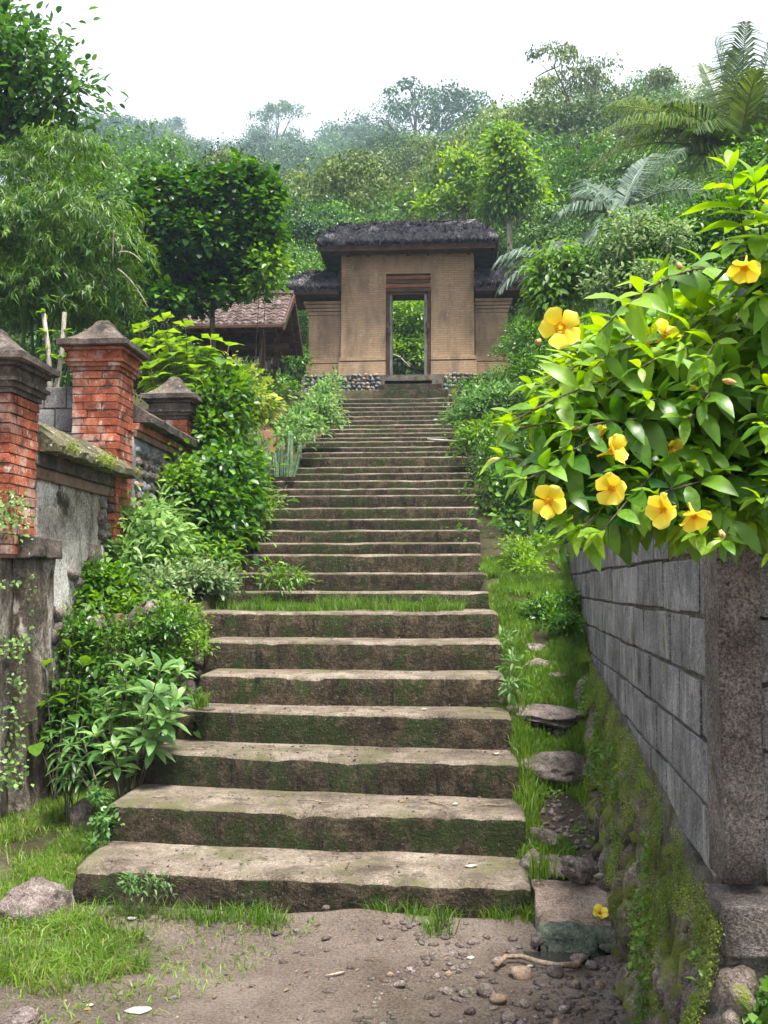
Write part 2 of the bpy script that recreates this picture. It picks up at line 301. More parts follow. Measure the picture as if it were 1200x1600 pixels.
def brickwall_mat():
    m, nt = newmat('fine_tan_brickwork'); tc = N(nt, 'ShaderNodeTexCoord'); v = tc.outputs['Object']
    sx = N(nt, 'ShaderNodeSeparateXYZ', Vector=v); s = N(nt, 'ShaderNodeMath', {'operation': 'ADD'}, i0=sx.outputs['X'], i1=sx.outputs['Y']).outputs[0]
    cv = N(nt, 'ShaderNodeCombineXYZ', X=s, Y=sx.outputs['Z']).outputs[0]
    wob = N(nt, 'ShaderNodeTexNoise', Vector=v, Scale=6.0, Detail=3).outputs['Color']; wob = N(nt, 'ShaderNodeVectorMath', {'operation': 'SCALE'}, i0=wob, Scale=0.035).outputs[0]
    cv = N(nt, 'ShaderNodeVectorMath', {'operation': 'ADD'}, i0=cv, i1=wob).outputs[0]
    br = N(nt, 'ShaderNodeTexBrick', Vector=cv, Color1=(0.34, 0.23, 0.14, 1), Color2=(0.27, 0.175, 0.105, 1), Mortar=(0.19, 0.125, 0.08, 1), Scale=1.0)
    br.inputs['Mortar Size'].default_value = 0.006; br.inputs['Brick Width'].default_value = 0.24; br.inputs['Row Height'].default_value = 0.052
    br.inputs['Mortar Smooth'].default_value = 0.3; br.inputs['Bias'].default_value = -0.2
    a = ntex(nt, v, 1.2, 6, 0.65); b = ntex(nt, v, 18, 5, 0.7)
    col = mix(nt, ramp(nt, a, [(0.35, 0.0), (0.7, 0.5)]), br.outputs['Color'], (0.40, 0.29, 0.19))
    col = mix(nt, ramp(nt, b, [(0.54, 0.0), (0.68, 0.55)]), col, (0.17, 0.11, 0.065))
    off = N(nt, 'ShaderNodeMapping', Vector=v, Scale=(1.5, 1.5, 0.5)).outputs[0]
    col = mix(nt, ramp(nt, ntex(nt, off, 2.2, 6, 0.6), [(0.47, 0.0), (0.66, 0.8)]), col, (0.155, 0.112, 0.08))
    col = mix(nt, ramp(nt, ntex(nt, off, 3.7, 6, 0.7), [(0.63, 0.0), (0.72, 0.7)]), col, (0.48, 0.40, 0.32))
    h = N(nt, 'ShaderNodeMath', {'operation': 'MULTIPLY_ADD'}, i0=b, i1=0.5, i2=N(nt, 'ShaderNodeMath', {'operation': 'SUBTRACT'}, i0=1.0, i1=br.outputs['Fac']).outputs[0]).outputs[0]
    finish(nt, col, 0.9, h, 0.5, 0.012, 0.2); return m
M['gatebrick'] = brickwall_mat()
def wet_mat():
    m, nt = newmat('puddle_water'); v = coords(nt, rand=False); a = ntex(nt, v, 30, 3)
    finish(nt, (0.035, 0.032, 0.028), 0.06, a, 0.08, 0.01, 0.5); return m
M['water'] = wet_mat()
def petal_mat():
    m, nt = newmat('yellow_petal'); at = N(nt, 'ShaderNodeAttribute', {'attribute_name': 'tint'})
    col = ramp(nt, at.outputs['Fac'], [(0.0, (0.62, 0.22, 0.01)), (0.35, (0.82, 0.55, 0.015)), (0.7, (0.84, 0.68, 0.03)), (1.0, (0.86, 0.74, 0.09))])
    b = N(nt, 'ShaderNodeBsdfPrincipled', Base_Color=col, Roughness=0.5); t = N(nt, 'ShaderNodeBsdfTranslucent', Color=col)
    mx = N(nt, 'ShaderNodeMixShader', Fac=0.3, i1=b.outputs[0], i2=t.outputs[0]); N(nt, 'ShaderNodeOutputMaterial', Surface=mx.outputs[0]); return m
M['petal'] = petal_mat()
# foliage colours
M['L_dark'] = leafmat('leaf_dark_glossy', (0.010, 0.048, 0.008), (0.095, 0.235, 0.034), 0.34, 0.22)
M['L_mid'] = leafmat('leaf_mid_green', (0.014, 0.075, 0.006), (0.150, 0.330, 0.028), 0.38, 0.28)
M['L_bright'] = leafmat('leaf_bright_green', (0.045, 0.130, 0.012), (0.200, 0.370, 0.040), 0.40, 0.34)
M['L_lime'] = leafmat('leaf_lime', (0.075, 0.190, 0.015), (0.280, 0.430, 0.050), 0.42, 0.36)
M['L_alla'] = leafmat('leaf_allamanda', (0.012, 0.075, 0.008), (0.170, 0.350, 0.030), 0.36, 0.26, 0.45, var=0.7)
M['L_allayoung'] = leafmat('leaf_allamanda_young', (0.070, 0.210, 0.010), (0.310, 0.480, 0.045), 0.4, 0.34, 0.4, var=0.7)
M['L_bamboo'] = leafmat('leaf_bamboo', (0.018, 0.080, 0.005), (0.210, 0.370, 0.034), 0.42, 0.30)
M['L_pale'] = leafmat('leaf_pale_green', (0.060, 0.170, 0.035), (0.270, 0.430, 0.130), 0.40, 0.28)
M['L_olive'] = leafmat('leaf_olive', (0.022, 0.060, 0.008), (0.180, 0.250, 0.040), 0.5, 0.1, 0.3, var=1.0)
M['L_forest'] = leafmat('leaf_forest', (0.008, 0.042, 0.008), (0.090, 0.195, 0.030), 0.5, 0.1, 0.3, var=1.0)
M['L_palm'] = leafmat('leaf_palm_silver_highlit', (0.060, 0.110, 0.070), (0.280, 0.350, 0.270), 0.30, 0.18, 0.6)  # silvery green fronds; whitish leaf highlights are painted into the lighter colour
M['L_palmgreen'] = leafmat('leaf_palm_green', (0.020, 0.070, 0.012), (0.140, 0.200, 0.035), 0.35, 0.25, 0.5)
M['L_autumn'] = leafmat('leaf_yellowing', (0.07, 0.17, 0.015), (0.36, 0.42, 0.08), 0.42, 0.34)
M['L_cream'] = leafmat('leaf_variegated', (0.060, 0.160, 0.030), (0.360, 0.440, 0.220), 0.42, 0.28)
M['grass'] = leafmat('grass_blade', (0.045, 0.120, 0.010), (0.210, 0.340, 0.045), 0.45, 0.32, 0.35)
M['dryleaf'] = leafmat('dry_leaf', (0.07, 0.04, 0.018), (0.30, 0.20, 0.11), 0.7, 0.0, 0.2)
M['drygrass'] = leafmat('dry_grass', (0.16, 0.14, 0.05), (0.36, 0.33, 0.15), 0.6, 0.25, 0.2)
M['moss'] = leafmat('moss_leaf', (0.090, 0.150, 0.020), (0.340, 0.390, 0.080), 0.55, 0.25, 0.25)
# ================================================================== terrain
SD = [5.08, 5.62, 6.10, 6.58, 7.06, 7.60, 8.15, 9.30] + [9.8+0.5*i for i in range(25)]            # riser positions up the slope
SZ = [0.2, 0.4, 0.6, 0.8, 1.0, 1.2, 1.4, 1.55, 1.725, 1.91, 2.045, 2.2, 2.354, 2.52, 2.706, 2.836, 2.988, 3.137, 3.283, 3.48, 3.62, 3.763, 3.92,
      4.053, 4.2, 4.35, 4.494, 4.653, 4.816, 4.988, 5.16, 5.325, 5.51]
SXL = [(113, 1346), (168, 1255), (212, 1166), (274, 1101), (312, 1049), (318, 998), (290, 955), (352, 924), (355, 893), (366, 865), (378, 847), (388, 827), (398, 809), (402, 791),
       (390, 772), (404, 761), (404, 749), (408, 737), (414, 727), (466, 712), (468, 704), (470, 696), (478, 687), (490, 681), (502, 674), (508, 667), (512, 661),
       (514, 654), (515, 647), (517, 640), (520, 632), (524, 626), (526, 619)]
SXR = [825, 818, 808, 797, 788, 782.5, 777.5, 769, 760, 752.5, 751, 750, 748, 748, 750, 748, 742, 740, 738, 732, 731, 730, 728, 727, 726, 724, 722, 720, 718, 716, 714, 712, 711]
prof_y = np.array([-60, 4.75, 5.0, 5.8, 6.5, 7.5, 8.5, 9.5, 10.5, 14.8, 21.8, 23.0, 26.0, 40.0, 60.0, 100.0, 150, 250.0, 300.0, 420.0])
prof_z = np.array([0.0, 0.0, 0.06, 0.27, 0.58, 0.95, 1.30, 1.60, 1.84, 3.12, 5.40, 5.92, 6.2, 9.0, 15.0, 30.0, 50.0, 93.0, 110.0, 118.0])
SD_ = np.array(SD); SL_ = np.array([P(SXL[i][0], SXL[i][1], SD[i]+([0.20, 0.20, 0.30, 0.28, 0.12, 0.04]+[0]*40)[i]).x for i in range(len(SD))]); SR_ = np.array([P(SXR[i], 900, SD[i]).x for i in range(len(SD))])
def wallx(y): return 0.783 + 0.045*(y-3.23)
def sm(a, b, x): t = np.clip((x-a)/(b-a), 0, 1); return t*t*(3-2*t)
def T(x, y):
    x = np.asarray(x, float); y = np.asarray(y, float)
    z = np.interp(y, prof_y, prof_z)
    z = z + sm(24, 60, y)*np.clip((x-2)*0.16, -5, 7)*(1-sm(110, 200, y))
    low = 0.02 + 0.03*np.clip(y-5, 0, 3)
    left = low*(1-sm(7.75, 8.15, y)) + (np.interp(y, prof_y, prof_z)+0.14)*sm(7.75, 8.15, y)
    xl_ = np.interp(y, SD_, SL_); xr_ = np.interp(y, SD_, SR_)
    wl = 1-sm(xl_+0.06, xl_+0.3, x)
    z = np.where(y < 16, z*(1-wl)+left*wl, z+0.0)
    back = sm(-2.82, -2.95, -x*-1) if False else (x < -3.0).astype(float)
    z = np.where((x < -3.05) & (y < 13), np.maximum(z, np.interp(y, [-60, 6.4, 7.0, 9, 13], [0.0, 0.0, 1.7, 2.1, 2.7])), z)
    wr = (x > wallx(y)+0.1) & (y > 3.4) & (y < 11.5)
    z = np.where(wr, np.maximum(z, 1.3), z)
    under = sm(xl_+0.02, xl_+0.14, x)*(1-sm(xr_-0.14, xr_-0.02, x))*sm(5.06, 5.2, y)*(1-sm(22.2, 22.8, y))
    z = z - 0.45*under
    amp = np.interp(y, [0, 9, 20, 60, 250], [0.012, 0.03, 0.08, 0.8, 4.0])
    sc_ = np.interp(y, [0, 9, 20, 60], [2.4, 1.5, 0.6, 0.12])
    z = z + amp*(fbm(x*2.4, y*2.4, 0.5, 3)*(y < 12) + fbm(x*0.22, y*0.22, 3.3, 3)*(y >= 12))
    return z
def Tf(x, y): return float(T(np.array([x]), np.array([y]))[0])
xs = np.concatenate([np.linspace(-420, -60, 25), np.linspace(-55, -12, 24), np.linspace(-11, -4, 20), np.linspace(-3.8, 2.6, 150), np.linspace(2.8, 12, 24), np.linspace(14, 60, 24), np.linspace(70, 420, 24)])
ysg = np.concatenate([np.linspace(-60, 0.5, 14), np.linspace(0.8, 2.6, 12), np.linspace(2.65, 9, 150), np.linspace(9.1, 24, 90), np.linspace(25, 60, 40), np.linspace(64, 420, 60)])
gx, gy = np.meshgrid(xs, ysg); gz = T(gx, gy)
nx, ny = len(xs), len(ysg); idx = np.arange(nx*ny).reshape(ny, nx)
F = np.stack([idx[:-1, :-1], idx[:-1, 1:], idx[1:, 1:], idx[1:, :-1]], -1).reshape(-1, 4)
tag(obj('ground', mesh('ground', np.stack([gx, gy, gz], -1).reshape(-1, 3), F, M['ground'], True)), kind='structure')

# ================================================================== staircase
def step_mesh(pl, pr, z, zb, dep, seed, n, wear=1.0):
    """pl, pr: front corners (x, y). Cross-section swept along the front edge, worn and chipped."""
    h = z-zb
    sec = [(0.0, zb)] + [(0.0, zb+h*t) for t in (0.2, 0.45, 0.62, 0.8, 0.9)] + [(0.006, z-0.018), (0.022, z-0.003), (0.05, z)] + [(dep*t, z) for t in (0.22, 0.4, 0.6, 0.8, 1.0)] + [(dep, zb)]
    k = len(sec); t = np.linspace(0, 1, n)[:, None]
    sy = np.array([s[0] for s in sec])[None]; sz = np.array([s[1] for s in sec])[None]
    X = lerp(pl[0], pr[0], t)+0*sy; Y = lerp(pl[1], pr[1], t)+sy; Z = sz+0*t
    top = (sz > zb+0.55*h)+0*t; edge = np.exp(-((sy-0.012)/0.05)**2)*(sz > z-0.07)
    nn = fbm(X*3.1+seed*9.7, Z*4+seed, Y*3, 4)
    chip = np.clip(fbm(X*2.3+seed*3.3, 0*X+seed*1.9, 0*X, 4)-0.32, 0, 1)
    chip2 = np.clip(fbm(X*11+seed*5.3, 0*X+seed*2.9, 0*X, 4)-0.22, 0, 1)
    face = (sy < 0.02)*1.0
    Y = Y + face*nn*0.012 + wear*edge*(chip*0.075+chip2*0.035)
    Z = Z + (sz > z-0.001)*nn*0.006 - wear*edge*(chip*0.055+chip2*0.022) - wear*(sz > z-0.03)*0.012*np.sin(np.pi*np.clip(t*1.0, 0, 1))
    # rounded ends
    endr = np.clip(1-np.minimum(t, 1-t)*abs(pr[0]-pl[0])/0.03, 0, 1)
    Z = Z - endr*0.012*(sz > z-0.03); Y = Y + endr*0.012*face
    V = np.stack([X, Y, Z], -1).reshape(-1, 3); Fc = []; mi = []
    for i in range(n-1):
        for j in range(k):
            j2 = (j+1) % k
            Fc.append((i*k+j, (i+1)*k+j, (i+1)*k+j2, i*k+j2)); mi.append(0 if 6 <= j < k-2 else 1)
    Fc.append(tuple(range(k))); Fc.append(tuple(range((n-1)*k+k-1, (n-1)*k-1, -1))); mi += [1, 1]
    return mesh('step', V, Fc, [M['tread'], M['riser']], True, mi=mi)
stairs = thing('stone_staircase', 'long straight flight of worn mossy stone steps climbing to the brick gateway', 'staircase', (-0.8, 5.0, 0))
STEPX = []
for i, (d, z) in enumerate(zip(SD, SZ)):
    (xlp, yl), xr = SXL[i], SXR[i]
    yaw = [0.20, 0.20, 0.30, 0.28, 0.12, 0.04][i] if i < 6 else 0.0
    pl = P(xlp, yl, d+yaw); pr = P(xr, 900, d)
    nxt = SD[i+1] if i+1 < len(SD) else d+0.9
    dep = nxt-d+0.22+max(0, ([0.20, 0.20, 0.30, 0.28, 0.12, 0.04]+[0]*40)[i+1]-0)
    zb = -0.06 if i < 7 else SZ[i-1]-0.3
    STEPX.append((pl.x, pr.x))
    o = obj('step', step_mesh((pl.x, d+yaw), (pr.x, d), z, zb, dep, i*1.37+0.4, 150 if i < 8 else (60 if i < 19 else 30), (0.55 if i > 1 else 0.8) if i < 7 else 0.22), stairs)
    o.data.shade_smooth() if hasattr(o.data, 'shade_smooth') else None

# ================================================================== rocks used in many places
def rock_mesh(name, mat, seed, sub_=2, amp=0.32, flat=1.0, freq=1.1):
    bm = bmesh.new(); bmesh.ops.create_icosphere(bm, subdivisions=sub_, radius=1.0)
    for v in bm.verts:
        n = v.co.normalized(); q = n*freq+Vector((seed*7.3, seed*3.1, seed*1.7))
        r = 1 + amp*mnoise.noise(q) + amp*0.5*mnoise.noise(q*2.3) + amp*0.22*mnoise.noise(q*5)
        # a few flattened facets
        for s in range(3):
            a = Vector((math.sin(seed*3+s*2.1), math.cos(seed*5+s*1.3), math.sin(seed*2+s*4.4))).normalized(); dd = n.dot(a)
            if dd > 0.55: r = min(r, 0.62/dd*1.25)
        v.co = n*r; v.co.z *= flat
    me = bpy.data.meshes.new(name); bm.to_mesh(me); bm.free(); me.materials.append(mat)
    me.polygons.foreach_set('use_smooth', np.ones(len(me.polygons), dtype=bool)); return me
ROCK = {k: [rock_mesh('stone', M[k], s+1, 2) for s in range(6)] for k in ('stone', 'greystone', 'tan', 'mossstone')}
BIGROCK = [rock_mesh('boulder', M['stone'], s+11, 4, 0.30, freq=1.3) for s in range(4)]
def TRS(loc, rot=(0, 0, 0), s=(1, 1, 1)):
    from mathutils import Euler
    if not hasattr(s, '__len__'): s = (s, s, s)
    return Matrix.Translation(Vector(loc)) @ Euler(rot).to_matrix().to_4x4() @ Matrix.Diagonal((s[0], s[1], s[2], 1))

# ================================================================== gateway
GY = 23.0
gl, gr = P(533, 500, GY).x, P(741, 500, GY).x
wl_, wr_ = P(481, 500, GY).x, P(794, 500, GY).x
dl, dr = P(603, 500, GY).x, P(673, 500, GY).x
zb_ = P(600, 589, GY).z; zt_ = P(600, 390, GY).z
gcx = (gl+gr)/2
gate = thing('temple_gateway', 'tan brick gateway with black fibre thatch roofs and open doorway at stair top', 'gateway', (gcx, GY, zb_-0.45))
def gobj(name, mb, mats, parent=gate, smooth=False): return obj(name, mb.mesh(name, mats, smooth), parent)
ztd = P(600, 428, GY).z
def wavy(me, amp=0.012):
    bm = bmesh.new(); bm.from_mesh(me); bmesh.ops.subdivide_edges(bm, edges=list(bm.edges), cuts=9, use_grid_fill=True)
    for v in bm.verts: v.co += mnoise.noise_vector(v.co*2.2)*amp + mnoise.noise_vector(v.co*9)*amp*0.5
    bm.to_mesh(me); bm.free(); return me
zc1, zc2 = P(600, 566, GY).z, P(600, 560, GY).z        # string course
for a, b in ((gl, dl), (dr, gr)):
    o = gobj('wall_panel', MB().box(a, b, GY, GY+0.9, zb_, zt_), M['gatebrick']); wavy(o.data)
    mb = MB(); e = 0.05
    mb.box(a-e, b+(0 if b == dl else e), GY-0.07, GY+0.96, zb_-0.004, zc1) if a == gl else mb.box(a, b+e, GY-0.07, GY+0.96, zb_-0.004, zc1)
    gobj('plinth', mb, M['gatebrick'])
    mb = MB(); x0, x1 = (a-0.03, b-0.003) if a == gl else (a+0.003, b+0.03)
    mb.box(x0, x1, GY-0.075, GY+0.93, zc1+0.03, zc2+0.02); gobj('string_course', mb, M['gatebrick'])
o = gobj('lintel_wall', MB().box(dl-0.004, dr+0.004, GY+0.006, GY+0.88, ztd, zt_-0.01), M['gatebrick']); wavy(o.data, 0.006)
# corbelled courses under the eaves
for k in range(3):
    gobj('cornice_course', MB().box(gl-0.03-0.035*k, gr+0.03+0.035*k, GY-0.03-0.035*k, GY+0.93+0.03*k, zt_+0.003+0.055*k, zt_+0.054+0.055*k), M['gatebrick'])
# side wings
wz0, wz1 = P(600, 488, GY).z, P(600, 462, GY).z
for a, b in ((wl_, gl), (gr, wr_)):
    s = -1 if a == wl_ else 1
    aa, bb = (a, b-0.02) if s < 0 else (a+0.02, b)
    o = gobj('wing_wall', MB().box(aa, bb, GY+0.16, GY+0.76, zb_, wz0), M['gatebrick']); wavy(o.data)
    gobj('wing_plinth', MB().box(aa-(0.05 if s < 0 else 0), bb+(0.05 if s > 0 else 0), GY+0.10, GY+0.82, zb_-0.006, zc1-0.004), M['gatebrick'])
    gobj('wing_course', MB().box(aa-(0.03 if s < 0 else 0), bb+(0.03 if s > 0 else 0), GY+0.125, GY+0.8, zc1+0.03, zc2+0.02), M['gatebrick'])
    for k in range(4):
        e = 0.02+0.028*k
        gobj('wing_course', MB().box(aa-(e if s < 0 else 0), bb+(e if s > 0 else 0), GY+0.16-e, GY+0.76+e, wz0+0.004+k*0.075, wz0+0.066+k*0.075), M['gatebrick'])
    # wing roof
    zr = wz1+0.02
    x0, x1 = (P(452, 440, GY).x, b) if s < 0 else (a, P(822, 440, GY).x)
    def thatch(x0, x1, y0, y1, z0, rise, inset, sides, th, nu, seed, ragged=0.05):
        """sloping fibre thatch: closed block with hipped ends; sides = (left hip, right hip)"""
        us = np.linspace(0, 1, nu); prof = [(0.02, 0.0), (0.0, th*0.5), (0.02, th)] + [(t, None) for t in np.linspace(0.06, 0.5, 12)] + [(t, None) for t in np.linspace(0.54, 0.94, 11)] + [(0.98, th), (1.0, th*0.5), (0.98, 0.0), (0.75, 0.02), (0.5, 0.04), (0.25, 0.02)]
        k = len(prof); V = []
        for u in us:
            x = lerp(x0, x1, u)
            lim = 1.0
            if sides[0]: lim = min(lim, (x-x0)/inset)
            if sides[1]: lim = min(lim, (x1-x)/inset)
            lim = max(lim, 0.0)
            for (t, zz) in prof:
                y = lerp(y0, y1, t)
                if zz is None:
                    slope = min(t, 1-t)*2
                    zz = th + rise*min(slope, lim*1.0)**0.85
                    zz += 0.05*mnoise.noise(Vector((x*3.1, y*3.1, seed)))+0.035*mnoise.noise(Vector((x*9, y*7, seed+4)))
                else:
                    y += ragged*mnoise.noise(Vector((x*5, t*3, seed+8)))
                    zz += -0.6*ragged*abs(mnoise.noise(Vector((x*11, t*3, seed+2)))) if zz == 0.0 else 0
                xx = x + ragged*0.6*mnoise.noise(Vector((y*6, t*5, seed+1)))*(u in (0, 1))
                V.append((xx, y, z0+zz))
        Fc = []
        for i in range(nu-1):
            for j in range(k): Fc.append((i*k+j, (i+1)*k+j, (i+1)*k+(j+1) % k, i*k+(j+1) % k))
        Fc.append(tuple(range(k))); Fc.append(tuple(range((nu-1)*k+k-1, (nu-1)*k-1, -1)))
        return V, Fc
    def fibres(V, Fc, n, seed, ln=0.13, w=0.016):
        r = np.random.default_rng(seed); V = np.array(V); quads = [f for f in Fc if len(f) == 4]
        q = V[np.array(quads)]; nrm = np.cross(q[:, 1]-q[:, 0], q[:, 2]-q[:, 0]); area = np.linalg.norm(nrm, axis=1)+1e-9; nu_ = nrm/area[:, None]
        pick = r.choice(len(q), n, p=area/area.sum()); a, b = r.random(n)[:, None], r.random(n)[:, None]; Q = q[pick]
        p = (Q[:, 0]*(1-a)+Q[:, 1]*a)*(1-b)+(Q[:, 3]*(1-a)+Q[:, 2]*a)*b
        no = nu_[pick]; down = np.array([0, 0, -1.0])-no*(-no[:, 2:3]); down /= np.linalg.norm(down, axis=1)[:, None]+1e-6
        dd = down+no*r.uniform(0.0, 0.35, (n, 1))+r.normal(0, 0.25, (n, 3)); dd /= np.linalg.norm(dd, axis=1)[:, None]
        sx = np.cross(dd, no); L = ln*r.uniform(0.5, 1.3, (n, 1)); p0 = p+no*0.004
        VV = np.stack([p0-sx*w*0.5, p0+sx*w*0.5, p0+dd*L+no*0.01], 1).reshape(-1, 3); FF = np.arange(n*3).reshape(n, 3)
        return VV, FF
    V, Fc = thatch(x0, x1, GY-0.36, GY+1.25, zr+0.08, 0.5, 0.35, (s < 0, s > 0), 0.14, 30, 3.0+s)
    rf = obj('wing_roof', mesh('wing_roof', V, Fc, M['thatch'], True), gate)
    VV, FF = fibres(V, Fc, 4500, 5+s); tag(sub('thatch_fibres', mesh('thatch_fibres', VV, FF, M['fibre']), rf), kind='stuff')
    gobj('eaves_board', MB().box(x0+0.05, x1-0.05, GY-0.27, GY+1.16, zr+0.0, zr+0.078), M['timber'])
    gobj('fascia', MB().box(x0+0.04, x1-0.04, GY-0.300, GY-0.275, zr-0.035, zr+0.07), M['timber'])
# main roof
mx0, mx1 = P(496, 380, GY-0.5).x, P(779, 380, GY-0.5).x
zr = P(600, 388, GY-0.5).z
V, Fc = thatch(mx0, mx1, GY-0.62, GY+1.52, zr+0.08, 0.70, 0.42, (True, True), 0.14, 80, 1.0, 0.06)
rf = obj('main_roof', mesh('main_roof', V, Fc, M['thatch'], True), gate)
VV, FF = fibres(V, Fc, 16000, 3); tag(sub('thatch_fibres', mesh('thatch_fibres', VV, FF, M['fibre']), rf), kind='stuff')
gobj('eaves_board', MB().box(mx0+0.08, mx1-0.08, GY-0.5, GY+1.4, zr+0.02, zr+0.09), M['timber'])
for y in (GY-0.535, GY+1.41): gobj('fascia', MB().box(mx0+0.06, mx1-0.06, y, y+0.028, zr-0.05, zr+0.072), M['timber'])
for x in (mx0+0.055, mx1-0.085): gobj('fascia', MB().box(x, x+0.028, GY-0.50, GY+1.405, zr-0.055, zr+0.068), M['timber'])
for k in range(9):
    x = lerp(mx0+0.2, mx1-0.2, k/8); gobj('rafter', MB().box(x-0.03, x+0.03, GY-0.48, GY-0.10, zr-0.05, zr+0.018), M['timber'])
# door frame, lintel boards and posts
zl0 = P(600, 458, GY).z
for k in range(4):
    z0 = lerp(zl0, ztd-0.01, k/4); z1 = lerp(zl0, ztd-0.01, (k+1)/4)-0.012
    gobj('lintel_board', MB().box(dl+0.004, dr-0.004, GY-0.09+0.045*k, GY+0.5, z0, z1-0.012), M['redtimber' if k % 2 else 'timber'])
dz0 = P(600, 594, GY).z
for x in (dl+0.01, dr-0.075): gobj('door_post', MB().box(x, x+0.065, GY-0.02, GY+0.55, dz0-0.1, zl0-0.004), M['timber'])
for x, s in ((dl+0.085, 1), (dr-0.145, -1)):
    gobj('door_jamb', MB().box(x, x+0.06, GY-0.05, GY+0.12, dz0-0.06, zl0-0.06), M['greytimber'])
gobj('door_head', MB().box(dl+0.08, dr-0.08, GY-0.045, GY+0.45, zl0-0.055, zl0-0.004), M['timber'])
for x, s in ((dl+0.075, 1), (dr-0.075, -1)):
    zz = P(600, 515, GY).z; c = Vector((x+0.03*s, GY-0.06, zz))
    gobj('carved_bracket', MB().tube([c+Vector((0, 0, -.13)), c+Vector((-.05*s, -.02, -.06)), c+Vector((-.06*s, -.03, 0)), c+Vector((-.05*s, -.02, .07)), c+Vector((0, 0, .14))], [.012, .03, .04, .03, .012], 6), M['timber'])
# cobble base with single stones, threshold steps
bz1, bz0 = zb_+0.02, P(600, 618, GY-0.3).z-0.25
base = gobj('cobble_base', MB().box(wl_-0.12, wr_+0.15, GY-0.16, GY+1.2, bz0, zb_+0.012), M['blockmortar'])
sx = wl_-0.1; r = random.Random(5)
zrow = bz0+0.2
while zrow < zb_+0.0:
    x = wl_-0.1+r.random()*0.1; h = r.uniform(0.036, 0.055)
    while x < wr_+0.12:
        w = r.uniform(0.038, 0.07)
        if not (P(588, 600, GY).x < x < P(690, 600, GY).x):
            k = 'greystone' if r.random() < 0.72 else 'tan'
            sub('cobble', ROCK[k][r.randrange(6)], base, TRS((x+w, GY-0.165+r.uniform(-0.01, 0.02), zrow+r.uniform(-.02, .02)), (r.uniform(-.4, .4), r.random()*6, r.uniform(-.4, .4)), (w*1.0, 0.06, h*1.05)))
        x += 2*w*0.93
    zrow += 2*h*0.92
for k, (a, b, y0, py) in enumerate(((583, 700, GY-0.95, 610), (592, 690, GY-0.52, 600), (600, 676, GY-0.16, 594))):
    z1 = P(600, py, y0).z; me = MB().box(P(a, 600, y0).x, P(b, 600, y0).x, y0, GY+0.9-k*0.02, z1-0.3, z1).mesh('threshold_step', M['riser']); bevel(me, 0.015, 2)
    obj('threshold_step', me, gate)

# ================================================================== brick pillars and garden wall, left
def brick_variants():
    out = []
    for s in range(4):
        me = MB().box(-.5, .5, -.5, .5, -.5, .5).mesh('brick', M['brick']); bm = bmesh.new(); bm.from_mesh(me)
        bmesh.ops.bevel(bm, geom=list(bm.edges), offset=0.05, segments=1, affect='EDGES')
        for v in bm.verts: v.co += mnoise.noise_vector(v.co*2+Vector((s*5, 0, 0)))*0.035
        bm.to_mesh(me); bm.free(); out.append(me)
    return out
BRICK = brick_variants()
XF = -2.80
def brick_course(par, cx, cy, hx, hy, z, h, r, flip, t=0.10, mk=sub):
    g = 0.006
    sides = [((-hx, hx-t) if not flip else (-hx+t, hx), 'x', -1), ((-hy, hy-t) if not flip else (-hy+t, hy), 'y', 1),
             ((-hx+t, hx) if not flip else (-hx, hx-t), 'x', 1), ((-hy+t, hy) if not flip else (-hy, hy-t), 'y', -1)]
    for (a, b), ax, sgn in sides:
        m = lerp(a, b, r.uniform(0.42, 0.58))
        for u0, u1 in ((a, m), (m, b)):
            L = u1-u0-g; c = (u0+u1)/2; j = r.uniform(-.005, .006)
            if ax == 'x': loc = (cx+c, cy+sgn*(hy-t/2+j), z+h/2); s = (L, t, h-g)
            else: loc = (cx+sgn*(hx-t/2+j), cy+c, z+h/2); s = (t, L, h-g)
            mk('brick', BRICK[r.randrange(4)], par, TRS(loc, (0, 0, r.uniform(-.008, .008)), s))
def pillar(label, yf, z0, zs, seed, hx=0.2, hy=0.225, xf=XF, mm='brick'):
    cx, cy = xf-hx, yf+hy; r = random.Random(seed)
    t = thing('brick_pillar', label, 'pillar', (cx, cy, z0), 'brick pillars of the garden wall')
    sh = obj('shaft', MB().box(cx-hx+0.012, cx+hx-0.012, cy-hy+0.012, cy+hy-0.012, z0-0.02, zs+0.002).mesh('shaft', M['mortar']), t)
    n = max(1, round((zs-z0)/0.068)); h = (zs-z0)/n
    for k in range(n): brick_course(sh, cx, cy, hx, hy, z0+k*h, h, r, k % 2)
    cp = MB()
    cp.lathe4(cx, cy, [(hx+a, hy+a, zs+z) for a, z in ((0.012, 0.004), (0.012, 0.035), (0.035, 0.038), (0.035, 0.07), (0.055, 0.075), (0.055, 0.10), (0.03, 0.104), (0.03, 0.17), (0.06, 0.176), (0.06, 0.20))], 0)
    me = cp.mesh('moulding', M[mm]); obj('moulding', me, t)
    sl = MB().lathe4(cx, cy, [(hx+a, hy+a, zs+0.203+z) for a, z in ((0.09, 0), (0.105, 0.012), (0.105, 0.055), (0.092, 0.062))]).mesh('cap_slab', M['capstone'])
    bm = bmesh.new(); bm.from_mesh(sl); bmesh.ops.subdivide_edges(bm, edges=list(bm.edges), cuts=6, use_grid_fill=True)
    for v in bm.verts: v.co += mnoise.noise_vector(v.co*9)*0.008
    bm.to_mesh(sl); bm.free(); obj('cap_slab', sl, t)
    py = MB().lathe4(cx, cy, [((hx+.08)*k, (hy+.08)*k, zs+0.262+z) for k, z in ((1.0, 0), (0.86, 0.022), (0.62, 0.072), (0.42, 0.128), (0.30, 0.168), (0.27, 0.175), (0.25, 0.20), (0.16, 0.222))]).mesh('cap', M['capstone'])
    bevel(py, 0.008); obj('cap', py, t); return t
